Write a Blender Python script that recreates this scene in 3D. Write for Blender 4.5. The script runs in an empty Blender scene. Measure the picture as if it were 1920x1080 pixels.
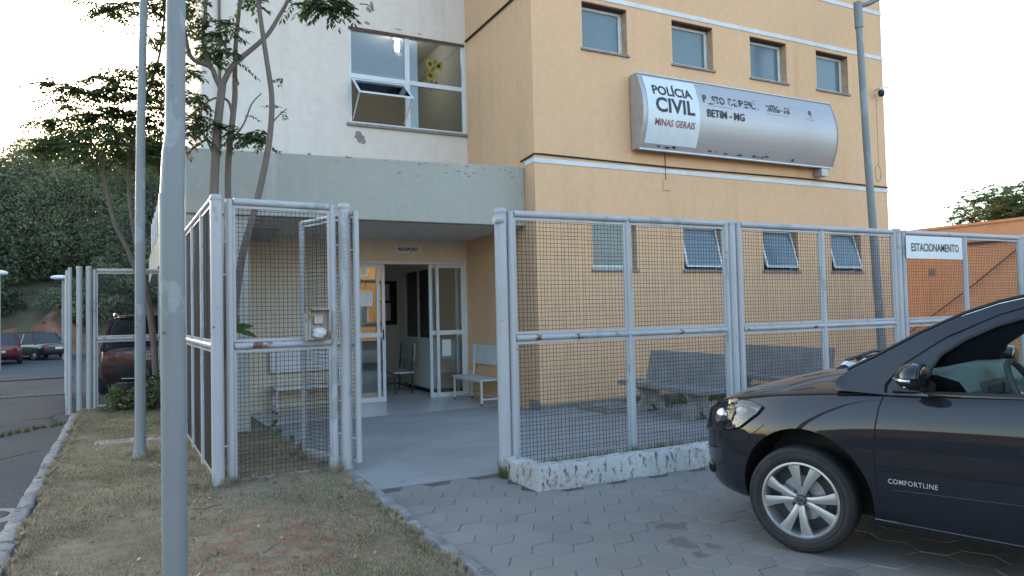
import bpy, bmesh, math, random
import numpy as np
from mathutils import Vector, Matrix
from mathutils.bvhtree import BVHTree
R = math.radians
rng = random.Random(7)
nrg = np.random.default_rng(7)
scn = bpy.context.scene
COL = scn.collection

# ------------------------------------------------------------------ camera
cam = bpy.data.cameras.new('camera')
cam.sensor_width = 36.0
cam.lens = 1332.0 / 1920.0 * 36.0
cam.clip_start = 0.05
cam.clip_end = 2000
camo = bpy.data.objects.new('camera', cam)
COL.objects.link(camo)
_y, _p, _r = .4708, .0340, -.0224
_f = Vector((math.sin(_y) * math.cos(_p), math.cos(_y) * math.cos(_p), math.sin(_p)))
_r0 = Vector((math.cos(_y), -math.sin(_y), 0))
_u0 = _r0.cross(_f)
_rt = _r0 * math.cos(_r) + _u0 * math.sin(_r)
_up = _u0 * math.cos(_r) - _r0 * math.sin(_r)
camo.matrix_world = Matrix(((_rt.x, _up.x, -_f.x, 0), (_rt.y, _up.y, -_f.y, 0), (_rt.z, _up.z, -_f.z, 1.5), (0, 0, 0, 1)))
scn.camera = camo

# ------------------------------------------------------------------ light
SUN_AZ, SUN_EL = R(-14), R(11)         # azimuth measured from +Y towards +X: low behind the wooded hill and the building
w = bpy.data.worlds.new('World')
scn.world = w
w.use_nodes = True
nt = w.node_tree
sky = nt.nodes.new('ShaderNodeTexSky')
sky.sky_type = 'NISHITA'
sky.sun_disc = False
sky.sun_elevation = SUN_EL
sky.sun_rotation = SUN_AZ
sky.air_density = 1.0
sky.dust_density = 2.0
sky.ozone_density = 1.0
bg = nt.nodes['Background']
bg.inputs[1].default_value = 0.15
nt.links.new(sky.outputs[0], bg.inputs[0])
sl = bpy.data.lights.new('sun', 'SUN')
sl.energy = 1.0
sl.angle = R(4)
sl.color = (1.0, .9, .78)
so = bpy.data.objects.new('sun', sl)
COL.objects.link(so)
_sd = Vector((math.sin(SUN_AZ) * math.cos(SUN_EL), math.cos(SUN_AZ) * math.cos(SUN_EL), math.sin(SUN_EL)))
so.rotation_euler = (-_sd).to_track_quat('-Z', 'Y').to_euler()
so.location = (0, 0, 40)
scn.view_settings.view_transform = 'Standard'
scn.view_settings.look = 'None'
scn.view_settings.exposure = 2.5
scn.view_settings.gamma = 1.0
scn.view_settings.use_curve_mapping = False
scn.render.engine = 'CYCLES'
scn.cycles.max_bounces = 8
scn.cycles.transparent_max_bounces = 24

# ------------------------------------------------------------------ materials
MATS = {}
def srgb(r, g, b):
    def c(v):
        v /= 255.0
        return v / 12.92 if v <= .04045 else ((v + .055) / 1.055) ** 2.4
    return (c(r), c(g), c(b), 1)

class NB:
    """small node helper"""
    def __init__(s, name):
        s.m = bpy.data.materials.new(name)
        s.m.use_nodes = True
        s.t = s.m.node_tree
        s.b = s.t.nodes['Principled BSDF']
        s.out = s.t.nodes['Material Output']
        s.tc = s.n('ShaderNodeTexCoord')
    def n(s, t, **k):
        o = s.t.nodes.new(t)
        for a, v in k.items():
            setattr(o, a, v)
        return o
    def l(s, a, b):
        s.t.links.new(a, b)
    def mapping(s, scale=(1, 1, 1), loc=(0, 0, 0), src='Object'):
        m = s.n('ShaderNodeMapping')
        m.inputs['Scale'].default_value = scale
        m.inputs['Location'].default_value = loc
        s.l(s.tc.outputs[src], m.inputs[0])
        return m.outputs[0]
    def noise(s, scale, detail=4, rough=.55, vec=None, dist=0):
        o = s.n('ShaderNodeTexNoise')
        o.inputs['Scale'].default_value = scale
        o.inputs['Detail'].default_value = detail
        o.inputs['Roughness'].default_value = rough
        o.inputs['Distortion'].default_value = dist
        s.l(vec if vec else s.mapping(), o.inputs['Vector'])
        return o.outputs['Fac']
    def ramp(s, fac, a, b, ca=(0, 0, 0, 1), cb=(1, 1, 1, 1)):
        o = s.n('ShaderNodeValToRGB')
        e = o.color_ramp.elements
        e[0].position = a; e[1].position = b
        e[0].color = ca; e[1].color = cb
        s.l(fac, o.inputs[0])
        return o.outputs[0]
    def mix(s, fac, a, b, mode='MIX'):
        o = s.n('ShaderNodeMixRGB', blend_type=mode)
        for i, v in ((0, fac), (1, a), (2, b)):
            if isinstance(v, (int, float)):
                o.inputs[i].default_value = v
            elif isinstance(v, (tuple, list)):
                o.inputs[i].default_value = v if len(v) == 4 else (*v, 1)
            else:
                s.l(v, o.inputs[i])
        return o.outputs[0]
    def math(s, op, a, b=0):
        o = s.n('ShaderNodeMath', operation=op)
        for i, v in ((0, a), (1, b)):
            if isinstance(v, (int, float)): o.inputs[i].default_value = v
            else: s.l(v, o.inputs[i])
        return o.outputs[0]
    def bump(s, h, strength=.3, dist=.01):
        o = s.n('ShaderNodeBump')
        o.inputs['Strength'].default_value = strength
        o.inputs['Distance'].default_value = dist
        s.l(h, o.inputs['Height'])
        s.l(o.outputs[0], s.b.inputs['Normal'])
    def col(s, c):
        if isinstance(c, (tuple, list)): s.b.inputs['Base Color'].default_value = c if len(c) == 4 else (*c, 1)
        else: s.l(c, s.b.inputs['Base Color'])
    def set(s, rough=None, metal=None, spec=None, coat=None):
        if rough is not None:
            if isinstance(rough, (int, float)): s.b.inputs['Roughness'].default_value = rough
            else: s.l(rough, s.b.inputs['Roughness'])
        if metal is not None: s.b.inputs['Metallic'].default_value = metal
        if spec is not None: s.b.inputs['Specular IOR Level'].default_value = spec
        if coat is not None: s.b.inputs['Coat Weight'].default_value = coat

def plain(name, c, rough=.6, metal=0, spec=.5, coat=0, var=.12, scale=6, bump=0, bscale=60):
    b = NB(name)
    c = tuple(c[:3])
    dk = tuple(max(0, x * (1 - var)) for x in c)
    lt = tuple(min(1, x * (1 + var)) for x in c)
    f = b.ramp(b.noise(scale, 5, .6), .3, .7)
    b.col(b.mix(f, dk, lt))
    b.set(rough, metal, spec, coat)
    if bump: b.bump(b.noise(bscale, 3), bump, .004)
    MATS[name] = b.m
    return b.m

def stucco(name, c, dirt=(.12, .09, .07), dirt_amt=.35, streak=.3, bscale=120, bump=.25, lo=(.0)):
    """painted render: blotches, rain streaks, scuffs"""
    b = NB(name)
    c = tuple(c[:3])
    big = b.ramp(b.noise(.55, 5, .6), .25, .75)
    base = b.mix(big, tuple(x * .9 for x in c), tuple(min(1, x * 1.06) for x in c))
    fine = b.ramp(b.noise(9, 6, .7), .3, .7)
    base = b.mix(.34, base, b.mix(fine, tuple(x * .78 for x in c), tuple(min(1, x * 1.12) for x in c)))
    st = b.noise(1.0, 6, .65, b.mapping((3.2, 3.2, .16)))
    stm = b.math('MULTIPLY', b.ramp(st, .52, .78), b.ramp(b.noise(.9, 3), .38, .66))
    base = b.mix(b.math('MULTIPLY', stm, streak), base, dirt)
    sp = b.ramp(b.noise(19, 4, .6, b.mapping((1, 1, 1.3))), .655, .72)
    sp = b.math('MULTIPLY', sp, b.ramp(b.noise(1.3, 2), .45, .65))
    base = b.mix(b.math('MULTIPLY', sp, dirt_amt), base, dirt)
    b.col(base)
    b.set(.88, 0, .25)
    b.bump(b.noise(bscale, 4, .6), bump, .004)
    MATS[name] = b.m
    return b.m

def peeled_metal(name, c, under=(.30, .33, .34), amount=.62, rough=.42, rust=0.0):
    b = NB(name)
    n1 = b.noise(3.2, 6, .62, b.mapping((1, 1, .45)))
    mk = b.ramp(n1, amount, amount + .012)
    tone = b.ramp(b.noise(1.6, 4, .6, b.mapping((1, 1, .6))), .3, .7)
    base = b.mix(tone, tuple(x * .86 for x in c[:3]), tuple(min(1, x * 1.05) for x in c[:3]))
    streaks = b.ramp(b.noise(14, 5, .7, b.mapping((1, 1, .12))), .35, .75)
    base = b.mix(.25, base, b.mix(streaks, tuple(x * .72 for x in c[:3]), tuple(c[:3])))
    u = b.mix(b.noise(18, 4), tuple(x * .8 for x in under), tuple(x * 1.15 for x in under))
    base = b.mix(mk, base, u)
    sm = b.ramp(b.noise(11, 3, .6), .71, .74)
    base = b.mix(sm, base, (.10, .10, .10))
    if rust:
        rm = b.ramp(b.noise(7, 6, .7), .66 - .1 * rust, .72 - .1 * rust)
        base = b.mix(rm, base, (.13, .055, .03))
    b.col(base)
    b.set(rough, 0, .5)
    b.bump(n1, .15, .003)
    MATS[name] = b.m
    return b.m

def glass(name, tint=(.8, .86, .86), refl=.10, rough=.0, ior=1.5):
    m = bpy.data.materials.new(name); m.use_nodes = True
    t = m.node_tree; t.nodes.clear()
    out = t.nodes.new('ShaderNodeOutputMaterial')
    tr = t.nodes.new('ShaderNodeBsdfTransparent'); tr.inputs[0].default_value = (*tint, 1)
    gl = t.nodes.new('ShaderNodeBsdfGlossy'); gl.inputs[0].default_value = (.95, .97, 1, 1); gl.inputs['Roughness'].default_value = rough
    fr = t.nodes.new('ShaderNodeFresnel'); fr.inputs[0].default_value = ior
    ad = t.nodes.new('ShaderNodeMath'); ad.operation = 'ADD'; ad.use_clamp = True
    t.links.new(fr.outputs[0], ad.inputs[0]); ad.inputs[1].default_value = refl
    mx = t.nodes.new('ShaderNodeMixShader')
    t.links.new(ad.outputs[0], mx.inputs[0]); t.links.new(tr.outputs[0], mx.inputs[1]); t.links.new(gl.outputs[0], mx.inputs[2])
    t.links.new(mx.outputs[0], out.inputs[0])
    MATS[name] = m
    return m

def leafmat(name, c, c2, trans=.35, rough=.55):
    b = NB(name)
    oi = b.n('ShaderNodeNewGeometry')
    f = oi.outputs['Random Per Island']
    n = b.ramp(b.noise(1.2, 3), .35, .65)
    base = b.mix(f, c, c2)
    base = b.mix(b.math('MULTIPLY', n, .45), base, tuple(x * .45 for x in c[:3]))
    b.col(base); b.set(rough, 0, .35)
    tl = b.n('ShaderNodeBsdfTranslucent')
    b.l(base, tl.inputs[0])
    mx = b.n('ShaderNodeMixShader'); mx.inputs[0].default_value = trans
    b.l(b.b.outputs[0], mx.inputs[1]); b.l(tl.outputs[0], mx.inputs[2])
    b.l(mx.outputs[0], b.out.inputs[0])
    MATS[name] = b.m
    return b.m

def emit(name, c, s):
    b = NB(name)
    b.col(c); b.b.inputs['Emission Color'].default_value = (*c[:3], 1); b.b.inputs['Emission Strength'].default_value = s
    MATS[name] = b.m
    return b.m

stucco('yellow_stucco', (.72, .455, .272), dirt=(.26, .16, .09), dirt_amt=.8, streak=.32)
stucco('white_stucco', (.685, .615, .56), dirt=(.26, .23, .20), dirt_amt=.8, streak=.35, bscale=90)
stucco('grey_stucco', (.365, .365, .325), dirt=(.52, .56, .54), dirt_amt=.5, streak=.85)
stucco('porch_stucco', (.66, .59, .48), dirt=(.2, .16, .12), dirt_amt=.2, streak=.2)
stucco('ceiling_plaster', (.6, .55, .5), dirt=(.2, .17, .15), dirt_amt=.2, streak=0)
stucco('interior_plaster', (.82, .82, .80), dirt=(.3, .3, .28), dirt_amt=.1, streak=0, bump=.05)
stucco('terracotta_stucco', (.72, .37, .20), dirt=(.2, .1, .06), dirt_amt=.35, streak=.4)
stucco('house_stucco', (.62, .34, .13), dirt=(.2, .1, .06), dirt_amt=.3, streak=.3)
plain('white_band', (.62, .66, .70), .7, var=.12, scale=3)
plain('aluminium_white', (.60, .64, .68), .4, var=.08)
plain('stone_sill', (.22, .20, .18), .7, var=.25, scale=12)
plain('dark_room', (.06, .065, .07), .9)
plain('window_dark', (.03, .035, .04), .9)
plain('dark_cable', (.02, .02, .022), .6)
plain('black_paint', (.015, .015, .017), .5)
plain('charcoal_print', (.03, .032, .037), .6, var=.3)
plain('red_print', (.30, .075, .075), .6, var=.2)
plain('sign_white', (.62, .68, .72), .35, var=.05)
plain('paper_white', (.66, .67, .68), .8, var=.05)
plain('reveal_paint', (.52, .36, .23), .85, var=.15)
plain('red_trim_and_shade', (.10, .05, .035), .8, var=.3, scale=20)  # dark red for the head trim and the shade boards under window heads
peeled_metal('fence_paint', (.42, .435, .46), amount=.59)
peeled_metal('fence_paint_worn', (.38, .405, .44), amount=.585, rust=.25)
peeled_metal('pole_galv', (.225, .25, .26), under=(.275, .305, .315), amount=.565, rough=.5)
peeled_metal('rail_worn', (.38, .41, .45), amount=.62, rust=.75)
plain('wire', (.035, .035, .04), .55, metal=.2, var=.3, scale=30)
plain('wire_brown', (.055, .045, .042), .6, metal=.1, var=.3, scale=30)
peeled_metal('rusty_box', (.42, .40, .36), under=(.18, .11, .07), amount=.52, rust=1.2)
plain('bench_white', (.60, .62, .63), .45, var=.08)
plain('bench_dark', (.035, .035, .038), .5)
glass('door_glass', (.86, .89, .88), .10)
glass('window_glass_clear', (.78, .82, .82), .02)
glass('car_glass', (.86, .94, .91), .0, 0, 1.12)
glass('car_screen', (.70, .80, .77), .02, 0, 1.4)
b = NB('window_pane'); b.col(b.mix(b.noise(2, 3), (.085, .125, .155), (.12, .165, .19))); b.set(.16, 0, .6); MATS['window_pane'] = b.m
b = NB('frosted_blue'); b.col((.24, .33, .43)); b.set(.3, 0, .5); MATS['frosted_blue'] = b.m
b = NB('sign_metal')
bb = b.noise(1.0, 5, .6, b.mapping((.6, 1, 30)))
b.col(b.mix(bb, (.37, .355, .37), (.47, .455, .475))); b.set(.5, .55, .5); MATS['sign_metal'] = b.m
plain('sign_edge', (.42, .40, .39), .5, metal=.3)
# peeling sign letters
b = NB('peeled_print'); b.col((.025, .027, .03)); b.set(.6)
tr = b.n('ShaderNodeBsdfTransparent'); mx = b.n('ShaderNodeMixShader')
mk = b.ramp(b.noise(13, 3, .6), .545, .56)
b.l(mk, mx.inputs[0]); b.l(b.b.outputs[0], mx.inputs[1]); b.l(tr.outputs[0], mx.inputs[2]); b.l(mx.outputs[0], b.out.inputs[0])
MATS['peeled_print'] = b.m

# ground materials
b = NB('asphalt')
big = b.ramp(b.noise(.35, 5, .6), .3, .7)
c0 = b.mix(big, (.045, .051, .058), (.072, .079, .087))
c0 = b.mix(b.math('MULTIPLY', b.ramp(b.noise(70, 3, .7), .45, .7), .35), c0, (.25, .26, .27))
vo = b.n('ShaderNodeTexVoronoi', feature='DISTANCE_TO_EDGE'); vo.inputs['Scale'].default_value = .38
wn = b.n('ShaderNodeTexNoise'); wn.inputs['Scale'].default_value = 1.5; wn.inputs['Detail'].default_value = 6
b.l(b.mapping(), wn.inputs[0])
b.l(b.mix(.28, b.mapping(), wn.outputs['Color']), vo.inputs['Vector'])
crk = b.ramp(vo.outputs[0], .004, .010, (1, 1, 1, 1), (0, 0, 0, 1))
crk = b.math('MULTIPLY', crk, b.ramp(b.noise(.5, 2), .5, .55))
c0 = b.mix(crk, c0, (.03, .03, .03))
c0 = b.mix(b.math('MULTIPLY', b.ramp(b.noise(1.1, 4), .62, .7), .5), c0, (.07, .075, .08))
b.col(c0); b.set(.95, 0, .05); b.bump(b.noise(150, 3, .7), .5, .006); MATS['asphalt'] = b.m

b = NB('forecourt_concrete')
big = b.ramp(b.noise(.7, 6, .65, b.mapping((.8, 1.2, 1))), .3, .7)
c0 = b.mix(big, (.22, .225, .225), (.33, .335, .335))
c0 = b.mix(b.math('MULTIPLY', b.ramp(b.noise(3, 6, .75, b.mapping((.7, 1.4, 1))), .58, .74), .5), c0, (.36, .37, .38))
c0 = b.mix(b.math('MULTIPLY', b.ramp(b.noise(40, 4, .7), .5, .75), .3), c0, (.10, .10, .10))
c0 = b.mix(b.math('MULTIPLY', b.ramp(b.noise(2.4, 4, .6, b.mapping((1, 1, 1), (5, 9, 0))), .66, .72), .5), c0, (.09, .09, .09))
b.col(c0); b.set(.8, 0, .3); b.bump(b.noise(60, 5, .7), .35, .006); MATS['forecourt_concrete'] = b.m

b = NB('paver_concrete')
oi = b.n('ShaderNodeObjectInfo')
c0 = b.mix(oi.outputs['Random'], (.195, .183, .168), (.225, .212, .195))
c0 = b.mix(b.math('MULTIPLY', b.ramp(b.noise(.8, 5, .6, b.mapping(src='Object')), .35, .7), .35), c0, (.15, .155, .165))
c0 = b.mix(b.math('MULTIPLY', b.ramp(b.noise(45, 4, .7), .5, .75), .35), c0, (.12, .12, .12))
c0 = b.mix(b.math('MULTIPLY', b.ramp(b.noise(60, 3, .7, b.mapping((1, 1, 1), (3, 3, 3))), .62, .75), .4), c0, (.42, .42, .41))
geo = b.n('ShaderNodeNewGeometry')
wn = b.n('ShaderNodeTexNoise'); wn.inputs['Scale'].default_value = 9; wn.inputs['Detail'].default_value = 5
b.l(geo.outputs['Position'], wn.inputs['Vector'])
for (sx, sy_, sr) in ((3.02, 3.62, .13), (3.2, 3.95, .12), (2.97, 3.40, .07), (3.42, 2.75, .14), (3.14, 3.47, .06), (2.75, 4.3, .05)):
    dv = b.n('ShaderNodeVectorMath', operation='DISTANCE'); dv.inputs[1].default_value = (sx, sy_, 0); b.l(geo.outputs['Position'], dv.inputs[0])
    dd = b.math('ADD', b.math('DIVIDE', dv.outputs['Value'], sr), b.math('MULTIPLY', b.math('SUBTRACT', wn.outputs['Fac'], .5), 2.6))
    c0 = b.mix(b.math('MULTIPLY', b.ramp(dd, .55, 1.0, (1, 1, 1, 1), (0, 0, 0, 1)), .6), c0, (.085, .082, .08))
pn = b.n('ShaderNodeTexNoise'); pn.inputs['Scale'].default_value = .9; pn.inputs['Detail'].default_value = 6
b.l(geo.outputs['Position'], pn.inputs['Vector'])
c0 = b.mix(b.math('MULTIPLY', b.ramp(pn.outputs['Fac'], .42, .68), .35), c0, (.30, .285, .265))
b.col(c0); b.set(.85, 0, .2); b.bump(b.noise(70, 5, .7), .5, .004); MATS['paver_concrete'] = b.m
plain('joint_soil', (.085, .08, .075), .95, var=.4, scale=10, bump=.5)
plain('oil_stain', (.135, .137, .14), .8, var=.3, scale=20)

b = NB('lawn_soil')
n1 = b.ramp(b.noise(1.3, 6, .65), .38, .66)
c0 = b.mix(n1, (.22, .185, .135), (.33, .285, .215))
c0 = b.mix(b.math('MULTIPLY', b.ramp(b.noise(7, 5, .7), .45, .65), .6), c0, (.085, .09, .035))
sep = b.n('ShaderNodeVectorMath', operation='DISTANCE'); sep.inputs[1].default_value = (.72, 4.9, 0)
sq = b.mapping((1, .8, 1), (0, .98, 0)); b.l(sq, sep.inputs[0])
red = b.math('MULTIPLY', b.ramp(sep.outputs['Value'], .3, 1.0, (1, 1, 1, 1), (0, 0, 0, 1)), b.ramp(b.noise(3.6, 5, .7, b.mapping((1, 1.3, 1))), .48, .54))
c0 = b.mix(red, c0, b.mix(b.noise(14, 4), (.22, .105, .075), (.29, .17, .13)))
b.col(c0); b.set(.95, 0, .1); b.bump(b.noise(55, 6, .75), .9, .02); MATS['lawn_soil'] = b.m

b = NB('kerb_paint')
n1 = b.noise(7, 7, .7); n2 = b.noise(1.7, 4, .6)
c0 = b.mix(b.ramp(n2, .3, .7), (.33, .345, .35), (.48, .49, .49))
n3 = b.noise(26, 6, .75)
mk = b.ramp(b.math('ADD', b.math('MULTIPLY', n1, .45), b.math('MULTIPLY', n3, .55)), .50, .62)
c0 = b.mix(mk, c0, b.mix(b.noise(22, 4), (.18, .15, .13), (.34, .30, .27)))
drip = b.ramp(b.noise(13, 6, .75, b.mapping((1.6, 1.6, .6))), .555, .60)
c0 = b.mix(b.math('MULTIPLY', drip, .85), c0, (.045, .042, .04))
b.col(c0); b.set(.9, 0, .15); b.bump(n3, .35, .006); MATS['kerb_paint'] = b.m

b = NB('kerb_concrete')
n1 = b.noise(6, 6, .7)
c0 = b.mix(b.ramp(n1, .35, .65), (.22, .222, .222), (.38, .38, .375))
c0 = b.mix(b.math('MULTIPLY', b.ramp(b.noise(18, 5, .7), .58, .66), .6), c0, (.54, .55, .55))
c0 = b.mix(b.math('MULTIPLY', b.ramp(b.noise(9, 3, .7, b.mapping((1, 1, 1), (4, 2, 0))), .62, .68), .7), c0, (.07, .065, .06))
b.col(c0); b.set(.95, 0, .1); b.bump(b.noise(30, 6, .75), 1.0, .025); MATS['kerb_concrete'] = b.m
plain('concrete_slab', (.24, .24, .235), .85, var=.25, scale=4, bump=.4)
plain('bench_concrete', (.24, .245, .25), .8, var=.18, scale=3, bump=.3)
plain('bench_leg_concrete', (.27, .265, .25), .85, var=.3, scale=8, bump=.4)
plain('porch_tile', (.44, .46, .47), .28, var=.06, scale=2)
plain('inner_tile', (.62, .63, .62), .3, var=.05, scale=2)
plain('tile_grout', (.25, .26, .26), .8)
plain('counter_white', (.74, .75, .74), .4, var=.05)
plain('red_soil', (.19, .095, .06), .95, var=.35, scale=1.5, bump=.5)
plain('hill_soil', (.10, .085, .05), .95, var=.5, scale=.5)
leafmat('leaf_tree', (.055, .09, .028), (.125, .17, .06))
leafmat('leaf_young', (.09, .15, .035), (.13, .19, .05))
leafmat('leaf_wood', (.12, .14, .095), (.22, .235, .155), .5)
_t = MATS['leaf_wood'].node_tree
_at = _t.nodes.new('ShaderNodeAttribute'); _at.attribute_name = 'tint'
_rp = _t.nodes.new('ShaderNodeValToRGB'); _e = _rp.color_ramp.elements
_e[0].color = (.72, .78, .74, 1); _e[1].color = (1.6, 1.5, 1.2, 1); _m = _rp.color_ramp.elements.new(.5); _m.color = (1.15, 1.18, 1.1, 1)
_mx = _t.nodes.new('ShaderNodeMixRGB'); _mx.blend_type = 'MULTIPLY'; _mx.inputs[0].default_value = 1
_t.links.new(_at.outputs['Fac'], _rp.inputs[0]); _t.links.new(_rp.outputs[0], _mx.inputs[2])
_pb = _t.nodes['Principled BSDF']; _src = _pb.inputs['Base Color'].links[0].from_socket
_dst = [l_.to_socket for l_ in _src.links]
_t.links.new(_src, _mx.inputs[1])
for d_ in _dst: _t.links.new(_mx.outputs[0], d_)
nn_ = [n_ for n_ in MATS['leaf_wood'].node_tree.nodes if n_.type == 'TEX_NOISE'][0]; nn_.inputs['Scale'].default_value = .33
for n_ in MATS['leaf_wood'].node_tree.nodes:
    if n_.type == 'MATH': n_.inputs[1].default_value = .7
leafmat('leaf_olive', (.11, .145, .06), (.22, .24, .10), .45)
leafmat('leaf_dead', (.20, .12, .05), (.28, .18, .08), .25)
leafmat('grass_dry', (.29, .245, .165), (.54, .455, .33), .3, .7)
leafmat('grass_green', (.10, .12, .04), (.20, .205, .085), .3, .7)
b = NB('bark')
n1 = b.noise(12, 5, .7, b.mapping((1, 1, .35)))
b.col(b.mix(n1, (.10, .075, .062), (.205, .165, .145))); b.set(.9); b.bump(n1, .6, .01); MATS['bark'] = b.m
# cars
b = NB('car_paint_navy'); b.col((.003, .005, .011)); b.set(.55, .0, .15, 1.0); b.b.inputs['Coat Roughness'].default_value = .02; b.b.inputs['Coat IOR'].default_value = 1.55; MATS['car_paint_navy'] = b.m
def paint(name, c, rough=.3):
    b = NB(name); b.col(c); b.set(rough, .1, .5, .8); b.b.inputs['Coat Roughness'].default_value = .05; MATS[name] = b.m
paint('car_paint_red', (.075, .008, .012)); paint('car_paint_darkred', (.10, .012, .018)); paint('car_paint_black', (.008, .008, .010))
paint('car_paint_grey', (.022, .026, .034)); paint('car_paint_silver', (.38, .40, .42))
plain('tyre_rubber', (.018, .019, .021), .75, var=.25, scale=14)
plain('rim_silver', (.46, .47, .48), .32, metal=.75, var=.06)
plain('rim_dark', (.03, .032, .036), .5)
plain('plastic_black', (.012, .012, .013), .5)
plain('trim_gloss', (.01, .01, .011), .15)
plain('gap_black', (.002, .002, .002), .8)
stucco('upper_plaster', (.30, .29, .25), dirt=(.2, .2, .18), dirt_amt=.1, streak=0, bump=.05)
plain('chrome', (.62, .64, .66), .12, metal=1, var=.04)
plain('cabin_teal', (.17, .215, .215), .7, var=.08)
plain('cabin_dark', (.045, .05, .053), .7)
plain('cabin_grey', (.13, .145, .15), .75)
plain('cabin_light', (.42, .45, .43), .8)
plain('lamp_red', (.16, .01, .01), .2)
plain('lamp_amber', (.5, .16, .03), .2)
plain('lamp_clear', (.45, .48, .50), .15)
glass('headlamp_lens', (.7, .73, .75), .02)
b = NB('headlamp_inner'); n1 = b.noise(9, 4, .7, b.mapping((1, 1, 2.2)), 1.5)
b.col(b.mix(b.ramp(n1, .5, .62), (.012, .013, .015), (.26, .275, .285))); b.set(.25, .6); MATS['headlamp_inner'] = b.m
plain('petal_yellow', (.85, .58, .04), .7); plain('petal_centre', (.05, .03, .015), .8)
plain('clay_tile', (.30, .12, .06), .85, var=.35, scale=4)
emit('bulb', (1, .97, .9), 3)
plain('number_plate', (.50, .50, .50), .5)

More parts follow.
